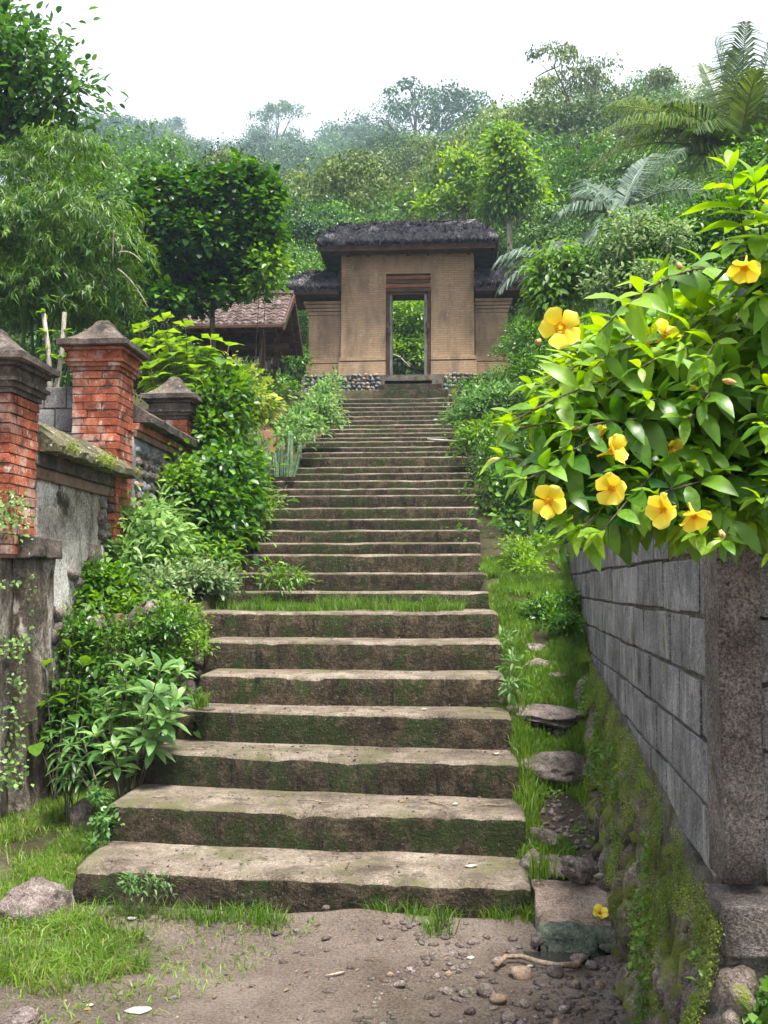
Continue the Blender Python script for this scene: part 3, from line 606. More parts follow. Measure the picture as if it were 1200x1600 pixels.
pillar('orange red brick pillar standing beside the lichened sloping coping and whitewashed wall, corner of the block wall', 8.75, 1.95, P(180, 579, 8.75).z, 2, xf=-2.86)
pillar('dark weathered red brick pillar above the low plastered pier with the black ledge', 6.63, 1.80, P(40, 613, 6.63).z, 1, 0.24, 0.235, -2.875, 'capstone')
pillar('small brick pillar with blackened mouldings at the end of the rubble stone panel', 10.87, 2.75, P(280, 655, 10.87).z, 3, 0.19, 0.21, mm='capstone')

def rough_box(name, mat, b, cuts=10, amp=0.012, par=None, mk=obj):
    me = MB().box(*b).mesh(name, mat); bm = bmesh.new(); bm.from_mesh(me)
    bmesh.ops.subdivide_edges(bm, edges=list(bm.edges), cuts=cuts, use_grid_fill=True)
    for v in bm.verts: v.co += mnoise.noise_vector(v.co*3.1)*amp + mnoise.noise_vector(v.co*12)*amp*0.5
    bm.to_mesh(me); bm.free(); me.polygons.foreach_set('use_smooth', np.ones(len(me.polygons), dtype=bool)); return mk(name, me, par)
# wall between first two pillars
w1 = thing('plaster_wall', 'stained whitewashed wall under a lichen covered sloping coping between two brick pillars', 'wall', (-3.0, 7.9, 1.4))
rough_box('plaster_face', M['plaster'], (-3.05, -2.86, 7.0, 8.85, 0.3, 2.42), 16, 0.014, w1)
rough_box('moulding', M['mortar'], (-3.07, -2.83, 7.06, 8.80, 2.35, 2.43), 8, 0.006, w1)
rough_box('moulding', M['capstone'], (-3.09, -2.80, 7.06, 8.80, 2.435, 2.53), 8, 0.006, w1)
def coping(par, y0, y1, z0, z1, xo, xi, mat, th=0.05):
    V = []; Fc = []; n = 30
    for i in range(n):
        y = lerp(y0, y1, i/(n-1))
        sec = [(xo, z0-th), (xo+0.004, z0), (lerp(xo, xi, .33), lerp(z0, z1, .36)), (lerp(xo, xi, .66), lerp(z0, z1, .70)), (xi, z1), (lerp(xi, xo, -0.8), lerp(z1, z0, .8)), (lerp(xi, xo, -0.8), z0-th)]
        for j, (x, z) in enumerate(sec):
            q = Vector((x*7, y*7, z*7)); e = mnoise.noise_vector(q)*0.014+mnoise.noise_vector(q*3)*0.01; V.append((x+e.x, y, z+e.z))
        k = len(sec)
        if i: Fc += [((i-1)*k+j, i*k+j, i*k+(j+1) % k, (i-1)*k+(j+1) % k) for j in range(k)]
    Fc += [tuple(range(k)), tuple(range((n-1)*k+k-1, (n-1)*k-1, -1))]
    return obj('coping', mesh('coping', V, Fc, mat, False), par)
coping(w1, 7.08, 8.98, 2.58, 2.80, -2.66, -2.98, M['coping'])
r = random.Random(9)
for k in range(46):
    y = r.uniform(7.25, 8.85); z = r.uniform(1.15, 1.75+0.35*(y-7.3)/1.5*(r.random())) if r.random() < .75 else r.uniform(1.9, 2.3)
    if z > 1.85: y = r.uniform(8.55, 8.85)
    s = r.uniform(0.045, 0.085)
    obj('rubble_stone', ROCK['stone'][r.randrange(6)], w1, TRS((-2.862, y, z), (r.random()*6, r.random()*6, 0), (0.05, s, s*r.uniform(.8, 1.2))))
# plaster buttress right below the second pillar, cracked away from the wall
rough_box('plaster_patch', M['pier'], (-3.0, -2.825, 8.30, 8.78, 0.9, 1.93), 10, 0.02, w1)
w1.location.x -= 0.07
w2 = thing('rubble_wall', 'grey rubble stone wall panel below a dark sloping coping between brick pillars', 'wall', (-3.0, 10.0, 2.2))
rough_box('cement_bed', M['cement'], (-3.05, -2.855, 9.18, 10.9, 1.2, 2.92), 12, 0.012, w2)
rough_box('moulding', M['mortar'], (-3.07, -2.83, 9.2, 10.88, 2.925, 2.985), 8, 0.005, w2)
rough_box('moulding', M['brick'], (-3.09, -2.805, 9.2, 10.88, 2.99, 3.05), 8, 0.005, w2)
coping(w2, 9.2, 11.2, 3.12, 3.28, -2.70, -2.98, M['capstone'], 0.06)
zz = 1.95
while zz < 2.9:
    y = 9.2+r.random()*0.1
    while y < 10.85:
        s = r.uniform(0.03, 0.065); k = r.choice(['stone', 'greystone', 'stone', 'tan'])
        obj('rubble_stone', ROCK[k][r.randrange(6)], w2, TRS((-2.848, y+s, zz+r.uniform(-.02, .02)), (r.random()*6, r.uniform(-.5, .5), 0), (0.035, s*.9, r.uniform(.03, .05)))); y += 2*s+.012
    zz += 0.095
# lower pier with ledge
pier = thing('plaster_pier', 'tall streaked plaster pier with a black lichened ledge below the weathered brick pillar', 'pier', (-3.0, 7.0, 0.1))
rough_box('shaft', M['pier'], (-3.6, -2.84, 6.86, 7.34, -0.05, 1.79), 14, 0.022, pier)
rough_box('ledge', M['capstone'], (-3.3, -2.80, 6.80, 7.36, 1.785, 1.93), 10, 0.022, pier)
rough_box('back_wall', M['pier'], (-3.8, -2.93, 5.9, 6.88, -0.05, 1.84), 10, 0.02, pier)
# grey block wall behind the pillars
def block_variants(mat, n=4):
    out = []
    for s in range(n):
        me = MB().box(-.5, .5, -.5, .5, -.5, .5).mesh('block', mat); bm = bmesh.new(); bm.from_mesh(me)
        bmesh.ops.bevel(bm, geom=list(bm.edges), offset=0.028, segments=1, affect='EDGES')
        for v in bm.verts: v.co += mnoise.noise_vector(v.co*2.3+Vector((s*5, 0, 1)))*0.045
        bm.to_mesh(me); bm.free(); out.append(me)
    return out
BLOCK = block_variants(M['block'])
gw = thing('grey_block_wall', 'short grey block wall filling in behind the two nearest brick pillars', 'wall', (-3.4, 9.4, 2.2))
r = random.Random(4)
for row in range(7):
    x = -4.6+(0.1 if row % 2 else 0)
    while x < -3.2:
        obj('block', BLOCK[r.randrange(4)], gw, TRS((x+0.1, 9.05, 2.05+row*0.2), (0, 0, r.uniform(-.01, .01)), (0.19, 0.12, 0.19))); x += 0.2
obj('mortar_bed', MB().box(-4.6, -3.1, 9.01, 9.09, 1.5, 3.34).mesh('mortar_bed', M['blockmortar']), gw)

# ================================================================== concrete block wall, right
bw = thing('concrete_block_wall', 'grey concrete block wall on a mossy stone footing beside the stair path', 'wall', (0.9, 4.5, 0.0))
ang = math.atan(0.045); TH = 0.11
def WL(d, off, z): return Vector((wallx(d)+off, d, z))
r = random.Random(21)
mb = MB(); n = 24
for i in range(n):
    d = lerp(3.36, 10.6, i/(n-1)); z0 = float(np.interp(d, [3.2, 4.9, 7.25, 10.6], [0.74, 0.82, 1.0, 1.6]))-0.25
    mb.V += [(wallx(d)+0.022, d, z0), (wallx(d)+0.022, d, 2.02), (wallx(d)+TH, d, 2.02), (wallx(d)+TH, d, z0)]
    if i: mb.F += [((i-1)*4+j, i*4+j, i*4+(j+1) % 4, (i-1)*4+(j+1) % 4) for j in range(4)]
mb.F += [(0, 1, 2, 3), tuple((n-1)*4+k for k in (3, 2, 1, 0))]; mb.M = [0]*len(mb.F)
obj('mortar_core', mb.mesh('mortar_core', M['blockmortar']), bw)
BH = 0.2
for row in range(7):
    z = 0.70+row*BH; d = 3.36-(0.0 if row % 2 else 0.2)
    while d < 10.6:
        L = 0.4; a, b = max(d, 3.345), min(d+L, 10.6)
        zbase = float(np.interp((a+b)/2, [3.2, 4.9, 7.25, 10.6], [0.74, 0.82, 1.0, 1.6]))
        if b-a > 0.05 and z+BH > zbase-0.1:
            c = (a+b)/2; j = r.uniform(-0.006, 0.005)
            obj('block', BLOCK[r.randrange(4)], bw, TRS((wallx(c)+0.05+j, c, z+BH/2+r.uniform(-.003, .003)), (r.uniform(-.012, .012), r.uniform(-.006, .006), -ang+r.uniform(-.01, .01)), (0.09, b-a-r.uniform(.008, .024), BH-r.uniform(.008, .022))))
        d += L
# corner column and return wall
rough_box('corner_column', M['column'], (0.785, 0.905, 3.22, 3.40, 0.73, 2.08), 14, 0.008, bw)
obj('return_mortar', MB().box(0.90, 2.6, 3.335, 3.42, 0.4, 2.02).mesh('return_mortar', M['blockmortar']), bw)
for row in range(8):
    x = 0.918+(0.2 if row % 2 else 0)-0.2
    while x < 2.5:
        a, b = max(x, 0.918), x+0.4
        if b-a > 0.05: obj('block', BLOCK[r.randrange(4)], bw, TRS(((a+b)/2, 3.345, 0.5+row*BH+BH/2), (0, 0, r.uniform(-.006, .006)), (b-a-0.014, 0.09, BH-0.014)))
        x += 0.4
rough_box('footing_ledge', M['column'], (0.755, 2.6, 3.10, 3.34, 0.56, 0.70), 14, 0.012, bw)
# battered footing core
mb = MB(); n = 30
for i in range(n):
    d = lerp(3.12, 8.0, i/(n-1)); zt = float(np.interp(d, [3.1, 4.9, 7.25, 8.0], [0.62, 0.83, 1.02, 1.1])); zg = Tf(0.65, d)-0.15
    mb.V += [(wallx(d)-0.13, d, zg), (wallx(d)+0.0, d, zt), (wallx(d)+0.3, d, zt-0.01), (wallx(d)+0.3, d, zg)]
    if i: mb.F += [((i-1)*4+j, i*4+j, i*4+(j+1) % 4, (i-1)*4+(j+1) % 4) for j in range(4)]
mb.F += [(0, 1, 2, 3), tuple((n-1)*4+k for k in (3, 2, 1, 0))]; mb.M = [0]*len(mb.F)
foot = obj('footing', mb.mesh('footing', M['blockmortar']), bw)
for i in range(240):
    d = 3.0+4.6*(r.random()**1.25); zg = Tf(0.62, d); zt = float(np.interp(d, [3.0, 4.9, 7.25, 8.0], [0.56, 0.80, 0.98, 1.0]))
    if zt-zg < 0.08: continue
    f = r.random(); z = lerp(zg-0.02, zt-0.08, f); s = r.uniform(0.045, 0.095)*(1.25-0.5*f)
    x = wallx(d)-0.12+0.12*f
    sub('footing_stone', ROCK['mossstone'][r.randrange(6)], foot, TRS((x, d, z), (r.uniform(-.5, .5), r.uniform(-.3, .3), r.random()*6), (s*0.75, s*0.95, s*r.uniform(0.9, 1.5))))
for i in range(26):
    x = r.uniform(0.72, 1.5); z = r.uniform(0.02, 0.52); s = r.uniform(0.07, 0.12)
    sub('footing_stone', ROCK['stone'][r.randrange(6)], foot, TRS((x, 3.12+r.uniform(-.05, .02)-0.08*(0.5-z), z), (r.uniform(-.3, .3), r.uniform(-.3, .3), r.uniform(-.4, .4)), (s*1.3, s*.7, s*.8)))
obj('front_footing', MB().box(0.74, 2.6, 3.14, 3.4, -0.1, 0.555).mesh('front_footing', M['blockmortar']), bw)

# ================================================================== pavilion
PY = 19.0
fe0 = P(280, 512, PY); fe1 = P(441, 507, PY); rd1 = P(452, 463, PY+1.2); be1 = P(470, 545, PY+2.4)
pv = thing('tiled_pavilion', 'small open timber pavilion with clay tile roof under the broadleaf tree', 'pavilion', (-4.3, PY+1.2, 5.2))
xL, xR = fe0.x-0.6, fe1.x; ze = fe1.z; zrg = rd1.z; yr = PY+1.2
rows, ncol = 10, int((xR-xL)/0.15)
mb = MB()
for sgn in (0, 1):
    y_e = PY if sgn == 0 else PY+2.4
    for i in range(rows):
        t0, t1 = i/rows, (i+1)/rows+0.03
        for c in range(ncol):
            x0 = xL+c*(xR-xL)/ncol; x1 = x0+(xR-xL)/ncol*0.97; jz = random.uniform(-.008, .01); xm = (x0+x1)/2
            def q(x, t, dz): return (x, lerp(y_e, yr, t), lerp(ze, zrg, t)+dz+jz)
            V = [q(x0, t0, .035), q(xm, t0, .065), q(x1, t0, .035), q(x0, t1, .01), q(xm, t1, .035), q(x1, t1, .01), q(x0, t0, .015), q(x1, t0, .015)]
            mb.add(V, [(0, 1, 4, 3), (1, 2, 5, 4), (6, 7, 2, 1, 0)])
rf = obj('roof', MB().add([(xL, PY-0.02, ze), (xR, PY-0.02, ze), (xR, yr, zrg), (xL, yr, zrg), (xL, PY+2.42, ze), (xR, PY+2.42, ze), (xL, PY-.02, ze-.05), (xR, PY-.02, ze-.05), (xR, yr, zrg-.06), (xL, yr, zrg-.06), (xL, PY+2.42, ze-.05), (xR, PY+2.42, ze-.05)],
   [(0, 1, 2, 3), (3, 2, 5, 4), (7, 6, 9, 8), (8, 9, 10, 11), (0, 6, 7, 1), (5, 11, 10, 4), (1, 7, 8, 2), (2, 8, 11, 5), (0, 3, 9, 6), (3, 4, 10, 9)]).mesh('roof', M['timber']), pv)
tag(sub('roof_tiles', mb.mesh('roof_tiles', M['tile']), rf), kind='stuff')
obj('ridge_cap', MB().tube([(xL-.02, yr, zrg+.05), (xR+.02, yr, zrg+.05)], 0.07, 8).mesh('ridge_cap', M['tile']), pv)
for y in (PY, PY+2.4): obj('barge_board', MB().add([(xR+.01, y, ze-.1), (xR+.05, y, ze-.1), (xR+.05, y, ze+.03), (xR+.01, y, ze+.03), (xR+.01, yr, zrg-.1), (xR+.05, yr, zrg-.1), (xR+.05, yr, zrg+.03), (xR+.01, yr, zrg+.03)],
    [(0, 1, 2, 3), (7, 6, 5, 4), (0, 4, 5, 1), (1, 5, 6, 2), (2, 6, 7, 3), (3, 7, 4, 0)]).mesh('barge_board', M['timber']), pv)
for k in range(8):
    x = lerp(xL+.1, xR-.1, k/7)
    for sgn, ye in ((0, PY), (1, PY+2.4)): obj('rafter', MB().tube([(x, ye, ze-.09), (x, yr, zrg-.11)], .035, 5).mesh('rafter', M['timber']), pv)
for x in (xR-0.45, xR-2.2):
    for y in (PY+0.45, PY+1.95): obj('post', MB().box(x-.05, x+.05, y-.05, y+.05, 4.6, ze+0.2).mesh('post', M['timber']), pv)
for y in (PY+.45, PY+1.95): obj('beam', MB().box(xL+.2, xR-.2, y-.06, y+.06, ze-.01, ze+.1).mesh('beam', M['timber']), pv)
obj('bench', MB().box(xR-2.3, xR-.35, PY+.4, PY+2.0, 5.42, 5.50).mesh('bench', M['timber']), pv)
# ================================================================== foliage builders
def unit(a): return a/(np.linalg.norm(a, axis=-1, keepdims=True)+1e-9)
TPL = {
 'leaf': (np.array([[0, 0, 0], [-.5, .42, .10], [0, .5, 0], [.5, .42, .10], [0, 1, -.10]]), np.array([[0, 3, 4, 2], [0, 2, 4, 1]])),
 'heart': (np.array([[0, .08, 0], [-.52, .18, .08], [0, .5, -.02], [.52, .18, .08], [0, 1, -.16], [-.46, .55, .05], [.46, .55, .05]]), np.array([[0, 3, 6, 2], [2, 6, 4, 4], [0, 2, 5, 1], [2, 4, 5, 5]])),
 'blade': (np.array([[-.5, 0, 0], [.5, 0, 0], [.38, .55, -.02], [-.38, .55, -.02], [0, 1, -.2]]), np.array([[0, 1, 2, 3], [3, 2, 4, 4]])),
}
TPL['dia'] = TPL['leaf']
TPL['leaf'] = (np.array([[0, 0, 0], [-.42, .28, .09], [0, .5, -.02], [.42, .28, .09], [0, 1, -.14], [-.36, .68, .05], [.36, .68, .05]]), np.array([[0, 3, 6, 2], [6, 4, 5, 2], [0, 2, 5, 1]]))
TPL['heart'] = (TPL['heart'][0], np.array([[0, 3, 6, 2], [6, 4, 5, 2], [0, 2, 5, 1]]))
TPL['blade'] = (np.array([[-.2, 0, 0], [.2, 0, 0], [.5, .35, -.02], [-.5, .35, -.02], [.05, 1, -.22], [-.05, 1, -.22]]), np.array([[0, 1, 2, 3], [3, 2, 4, 5]]))
def leafV(pos, d, up, size, width, shape='leaf'):
    tv, tf = TPL[shape]; n = len(pos)
    Y = unit(d); X = unit(np.cross(Y, up)); Z = np.cross(X, Y)
    size = np.broadcast_to(np.asarray(size, float), (n,))[:, None, None]
    V = pos[:, None, :] + size*(tv[None, :, 0:1]*width*X[:, None, :] + tv[None, :, 1:2]*Y[:, None, :] + tv[None, :, 2:3]*Z[:, None, :])
    Fc = (tf[None]+(np.arange(n)*len(tv))[:, None, None]).reshape(-1, tf.shape[1])
    return V.reshape(-1, 3), Fc, len(tf)
def rand_dirs(r, n): return unit(r.normal(size=(n, 3)))
def foliage(lobes, n, leaf, width, mat, seed, clump=0.12, per=14, droop=0.25, shape='leaf', inner=0.45, out=0.6, upn=0.8, flat=0.75, name='foliage', tintlo=0.0, shell=False):
    """lobes: [(centre, (rx, ry, rz))]; leaves gathered in clumps near the lobes' outer shell"""
    r = np.random.default_rng(seed); C = np.array([list(l[0]) for l in lobes]); R = np.array([list(l[1]) if hasattr(l[1], '__len__') else [l[1]]*3 for l in lobes])
    wgt = (R.prod(1)**(2/3)); wgt /= wgt.sum(); nc = max(4, n//per)
    li = r.choice(len(C), nc, p=wgt); u = rand_dirs(r, nc); u[:, 2] = np.where(u[:, 2] < -0.5, -u[:, 2]*0.6, u[:, 2])
    rad = inner+(1-inner)*r.random(nc)**0.6
    rad = rad*(1+0.22*fbm(u[:, 0]*2+seed, u[:, 1]*2, u[:, 2]*2, 2))
    cc = C[li]+u*R[li]*rad[:, None]
    ci = np.repeat(np.arange(nc), per); m = len(ci); off = r.normal(size=(m, 3)); off[:, 2] *= flat
    pos = cc[ci]+off*clump*r.uniform(.6, 1.2, nc)[ci][:, None]
    U = u[ci]; d = unit(out*U+0.55*unit(off)+0.45*r.normal(size=(m, 3))+np.array([0, 0, -droop]))
    up = unit(U*0.45+np.array([0, 0, upn])+0.35*r.normal(size=(m, 3)))
    if shell:
        q = unit(off); q[:, 2] = np.abs(q[:, 2])*1.1-.25; q = unit(q); cr = clump*r.uniform(.55, 1.45, nc)[ci]*(1+.25*fbm(q[:, 0]*3+ci*.7, q[:, 1]*3, q[:, 2]*3, 2))
        pos = cc[ci]+q*np.array([1, 1, flat])*(cr*r.uniform(.72, 1.05, m))[:, None]; up = unit(q+.38*r.normal(size=(m, 3))); d = unit(np.cross(up, r.normal(size=(m, 3)))+q*.25+np.array([0, 0, -.25]))
    s = leaf*r.uniform(.6, 1.25, m); V, Fc, k = leafV(pos, d, up, s, width, shape)
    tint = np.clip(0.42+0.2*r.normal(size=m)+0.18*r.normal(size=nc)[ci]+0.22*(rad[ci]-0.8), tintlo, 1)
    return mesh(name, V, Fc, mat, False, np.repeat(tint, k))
def L(px, py, Y, rx, ry, rd=None):
    return (P(px, py, Y), (PXr(rx, Y), PXr(rd if rd else (rx+ry)/2, Y), PXr(ry, Y)))
def stems(base, tips, r0, r1, mat, name='stem', parent=None, n=6, lift=0.1, one=True):
    mb = MB()
    for t in tips:
        b = Vector(base)+Vector((random.uniform(-r0, r0), random.uniform(-r0, r0), 0)); pts = curve(b, t, lift*random.uniform(.3, 1), n, (random.uniform(-.05, .05), 0, 0))
        for i in range(1, n-1): pts[i] += Vector((random.uniform(-1, 1), random.uniform(-1, 1), 0))*r0*0.8
        mb.tube(pts, [lerp(r0, r1, i/(n-1)) for i in range(n)], 6)
    return obj(name, mb.mesh(name, mat, True), parent)
def shrub(name, label, lobes, n, leaf, width, mat, seed, group=None, cat='shrub', bark='bark', sr=0.012, base=None, **kw):
    c = sum((Vector(l[0]) for l in lobes), Vector())/len(lobes)
    b = Vector(base) if base is not None else Vector((c.x, c.y+0.05, Tf(c.x, c.y)))
    t = thing(name, label, cat, b, group)
    stems(b-Vector((0, 0, 0.05)), [l[0] for l in lobes], sr, sr*0.35, M[bark], 'stem', t)
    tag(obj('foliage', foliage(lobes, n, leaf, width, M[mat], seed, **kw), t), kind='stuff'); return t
def tree(name, label, lobes, n, leaf, width, mat, seed, base, fork, r0, group=None, bark='bark', limbs=True, crown='crown', **kw):
    b = Vector(base); f = Vector(fork); t = thing(name, label, 'tree', b, group)
    pts = curve(b-Vector((0, 0, .15)), f, 0, 7, (r0*0.8, 0, 0)); obj('trunk', MB().tube(pts, [lerp(r0, r0*.62, i/6) for i in range(7)], 8).mesh('trunk', M[bark], True), t)
    if limbs:
        mb = MB(); rr = random.Random(seed)
        for l in lobes:
            e = Vector(l[0]); cpts = curve(f-Vector((0, 0, r0)), e, 0.12*(e-f).length, 7); mb.tube(cpts, [lerp(r0*.5, r0*.14, i/6) for i in range(7)], 6)
            R = l[1] if hasattr(l[1], '__len__') else (l[1],)*3
            for k in range(5):
                s = cpts[rr.randrange(3, 7)]; q = e+Vector((rr.uniform(-1, 1)*R[0], rr.uniform(-1, 1)*R[1], rr.uniform(-.6, .9)*R[2]))*0.8
                mb.tube(curve(s, q, 0.1*R[2], 5), [r0*.16, r0*.13, r0*.10, r0*.07, r0*.03], 5)
        obj('limbs', mb.mesh('limbs', M[bark], True), t)
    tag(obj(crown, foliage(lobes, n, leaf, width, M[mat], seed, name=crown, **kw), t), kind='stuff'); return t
def copy_tree(o, loc, rz, s):
    c = o.copy(); COL.objects.link(c); c.location = loc; c.rotation_euler = (0, 0, rz); c.scale = s if hasattr(s, '__len__') else (s, s, s)
    for ch in KIDS[o.name]:
        k = ch.copy(); COL.objects.link(k); k.parent = c
    return c
KIDS = {}

# single large leaves as objects
def big_leaf(name, mat, L_=1.0, W=0.34, arch=0.18, fold=0.12, lobed=False, tint=0.5, wave=0.02, st=None):
    st = st or [(0, .03), (.12, .45), (.3, .88), (.5, 1.0), (.7, .82), (.87, .42), (1.0, .0)]
    V = []; Fc = []; tv = []
    for i, (t, w) in enumerate(st):
        y = t*L_; z = -arch*L_*(t**2)*1.0+0.06*L_*math.sin(t*math.pi); w2 = w*W*L_*0.5
        lw = 1.0
        if lobed: lw = [1, 1.25, .8, 1.15, .7, .6, 1][i % 7]
        V += [(-w2*lw, y, z+fold*w2+wave*math.sin(i*2.3)), (0, y, z), (w2*lw, y, z+fold*w2-wave*math.sin(i*1.9))]
        if i:
            a = (i-1)*3; b = i*3; Fc += [(a, a+1, b+1, b), (a+1, a+2, b+2, b+1)]; tv += [tint, tint*0.97]
    me = mesh(name, V, Fc, mat, True, tv); return me
def frame(pos, d, up, s):
    Y = Vector(d).normalized(); X = Y.cross(Vector(up)); X = X.normalized() if X.length > 1e-4 else Y.orthogonal().normalized(); Z = X.cross(Y)
    m = Matrix(((X.x, Y.x, Z.x, pos[0]), (X.y, Y.y, Z.y, pos[1]), (X.z, Y.z, Z.z, pos[2]), (0, 0, 0, 1)))
    return m @ Matrix.Diagonal((s, s, s, 1))
def join_leaves(name, items, mat):
    """items: [(mesh, matrix)] -> one mesh"""
    Vs = []; Fs = []; Ts = []; b = 0
    for me, mw in items:
        v = np.empty(len(me.vertices)*3, np.float32); me.vertices.foreach_get('co', v); v = v.reshape(-1, 3)
        m = np.array(mw); Vs.append(v@m[:3, :3].T+m[:3, 3]); f = np.empty(len(me.polygons)*4, np.int32); me.loops.foreach_get('vertex_index', f)
        Fs.append(f.reshape(-1, 4)+b); b += len(v); Ts.append(np.full(len(me.polygons), np.clip(random.gauss(.5, .2), 0, 1)))
    return mesh(name, np.concatenate(Vs), np.concatenate(Fs), mat, True, np.concatenate(Ts))

# grass blades
def grass_mesh(name, pos, h, mat, seed, lean=0.45, w=0.004):
    r = np.random.default_rng(seed); n = len(pos); a = r.random(n)*2*np.pi; ln = np.stack([np.cos(a), np.sin(a), 0*a], -1)*(lean*r.random(n))[:, None]
    hh = (h*r.uniform(.5, 1.25, n))[:, None]; b = r.random(n)*2*np.pi; sx = np.stack([np.cos(b), np.sin(b), 0*b], -1)*w
    up = np.array([0, 0, 1.0]); m = pos+hh*(up*0.55+ln*0.3); t = pos+hh*(up*(1-0.4*np.linalg.norm(ln, axis=1)[:, None])+ln*1.1)
    V = np.stack([pos-sx, pos+sx, m+sx*.8, m-sx*.8, t], 1).reshape(-1, 3); o = (np.arange(n)*5)[:, None]
    F3 = np.concatenate([o+[[0, 1, 2]], o+[[0, 2, 3]], o+[[3, 2, 4]]], 1).reshape(-1, 3)
    tint = np.repeat(np.clip(r.normal(.5, .22, n)+0.15*fbm(pos[:, 0]*5, pos[:, 1]*5, 0, 2), 0, 1), 3)
    return mesh(name, V, F3, mat, False, tint)
def scatter(r, n, x0, x1, y0, y1, keep, zf=None):
    x = r.uniform(x0, x1, n); y = r.uniform(y0, y1, n); k = keep(x, y); x, y = x[k], y[k]; z = T(x, y) if zf is None else zf(x, y); return np.stack([x, y, z-0.005], -1)
def tufts(r, centres, per, spread):
    c = np.repeat(np.array(centres), per, 0); p = c.copy(); p[:, :2] += r.normal(size=(len(c), 2))*spread; return p
def G(px, py, z=0.0):
    """ground point seen at a photo pixel, for a height z"""
    d = RM @ Vector(((px-600)/FPX, -(py-800)/FPX, -1.0)); t = (z-EYE)/d.z; return Vector((0, 0, EYE))+d*t

# ================================================================== left side
r = np.random.default_rng(11)
tree('broadleaf_tree', 'large dark tree with big leaves against the sky, rising behind the bamboo', [L(-30, 60, 14, 70, 60), L(25, 110, 14, 75, 75), L(95, 150, 14, 45, 45), L(15, 190, 14, 80, 50), L(-60, 200, 14, 80, 90), L(85, 215, 14.5, 35, 30)], 5600, 0.15, 0.55, 'L_dark', 31,
     (P(-60, 600, 14.5).x, 14.5, 2.6), P(-40, 260, 14.3), 0.14, clump=0.26, per=9, droop=0.15, inner=0.25)
# bamboo
def bamboo():
    Y = 13.0; base = Vector((P(40, 600, Y).x, Y, Tf(-5.2, Y)-0.1)); t = thing('bamboo_clump', 'arching clump of feathery yellow green bamboo behind the brick pillars', 'bamboo', base)
    rr = random.Random(3); lobes = [L(95, 245, Y, 72, 42), L(30, 290, Y, 75, 50), L(110, 350, Y-.3, 95, 62), L(30, 380, Y-.3, 85, 85), L(165, 400, Y-.2, 52, 60), L(70, 470, Y-.2, 100, 75), L(150, 470, Y, 55, 62), L(-50, 420, Y, 80, 120)]
    for k in range(13):
        l = lobes[k % len(lobes)]; e = Vector(l[0])+Vector((rr.uniform(-.3, .3), rr.uniform(-.3, .3), rr.uniform(0, .3))); b = base+Vector((rr.uniform(-.5, .5), rr.uniform(-.3, .3), 0))
        pts = curve(b, e, 1.2, 9, (-(e-b).x*0.35, 0, 0)); obj('culm', MB().tube(pts, [lerp(.03, .006, i/8) for i in range(9)], 6).mesh('culm', M['L_bamboo'], True), t)
    q = np.random.default_rng(8); C = np.array([list(l[0]) for l in lobes]); R = np.array([l[1] for l in lobes]); wg = R.prod(1)**(2/3); wg /= wg.sum()
    nc = 1500; li = q.choice(len(C), nc, p=wg); u = rand_dirs(q, nc); u[:, 2] = np.where(u[:, 2] < -.3, -u[:, 2], u[:, 2]); rad = .45+.6*q.random(nc)**.6
    rad *= 1+.2*fbm(u[:, 0]*2, u[:, 1]*2, u[:, 2]*2, 2)
    cc = C[li]+u*R[li]*rad[:, None]; per = 20; ci = np.repeat(np.arange(nc), per); m = len(ci); s = q.random(m)
    hd = unit(u*np.array([1, 1, 0.0])+q.normal(size=(nc, 3))*np.array([.5, .5, 0.1]))
    ln = q.uniform(.22, .42, nc)
    sp = hd[ci]*(s*ln[ci])[:, None]; sp[:, 2] += 0.08*s-(s**2)*0.36*ln[ci]*2.0
    pos = cc[ci]+sp+q.normal(size=(m, 3))*.02
    d = unit(hd[ci]*.55+q.normal(size=(m, 3))*.45+np.array([0, 0, -.55])); up = unit(np.array([0, 0, .6])+u[ci]*.6+.4*q.normal(size=(m, 3)))
    V, Fc, k = leafV(pos, d, up, .115*q.uniform(.6, 1.3, m), .15, 'blade')
    tint = np.clip(.45+.2*q.normal(size=m)+.2*q.normal(size=nc)[ci]+.3*(rad[ci]-.85), 0, 1)
    tag(obj('foliage', mesh('foliage', V, Fc, M['L_bamboo'], False, np.repeat(tint, k)), t), kind='stuff')
    for a, b_ in (((185, 395), (222, 410)), ((184, 420), (232, 482)), ((178, 360), (176, 405)), ((195, 385), (186, 405))):
        p0, p1 = P(*a, Y-.9), P(*b_, Y-.9); obj('bare_cane', MB().tube(curve(p0, p1, .12, 7), [.009]*4+[.007]*3, 5).mesh('bare_cane', M['palebark'], True), t)
bamboo()
tree('heart_leaf_tree', 'dense dark green tree with heart shaped leaves in front of the tiled pavilion', [L(a, b, 16.3+.25*math.sin(a*.7+b), rx, ry) for a, b, rx, ry in ((238, 292, 18, 24), (228, 330, 26, 28), (275, 305, 30, 30), (292, 278, 15, 17), (325, 318, 34, 34), (352, 286, 20, 22), (390, 282, 26, 26), (420, 305, 20, 24), (405, 335, 32, 28), (255, 365, 40, 32), (310, 372, 44, 36), (370, 378, 40, 34), (420, 372, 20, 24), (215, 390, 22, 30), (245, 425, 36, 34), (300, 432, 36, 32), (355, 425, 38, 28), (400, 420, 28, 30), (215, 460, 26, 32), (262, 475, 36, 28), (385, 455, 24, 18), (310, 475, 22, 18), (345, 462, 20, 14))], 12500, 0.115, 0.85, 'L_mid', 33,
     (P(334, 560, 16.6).x, 16.6, Tf(-3.8, 16.6)), P(330, 440, 16.6), 0.06, clump=0.11, per=10, droop=0.3, upn=1.1, shape='heart', inner=0.3)
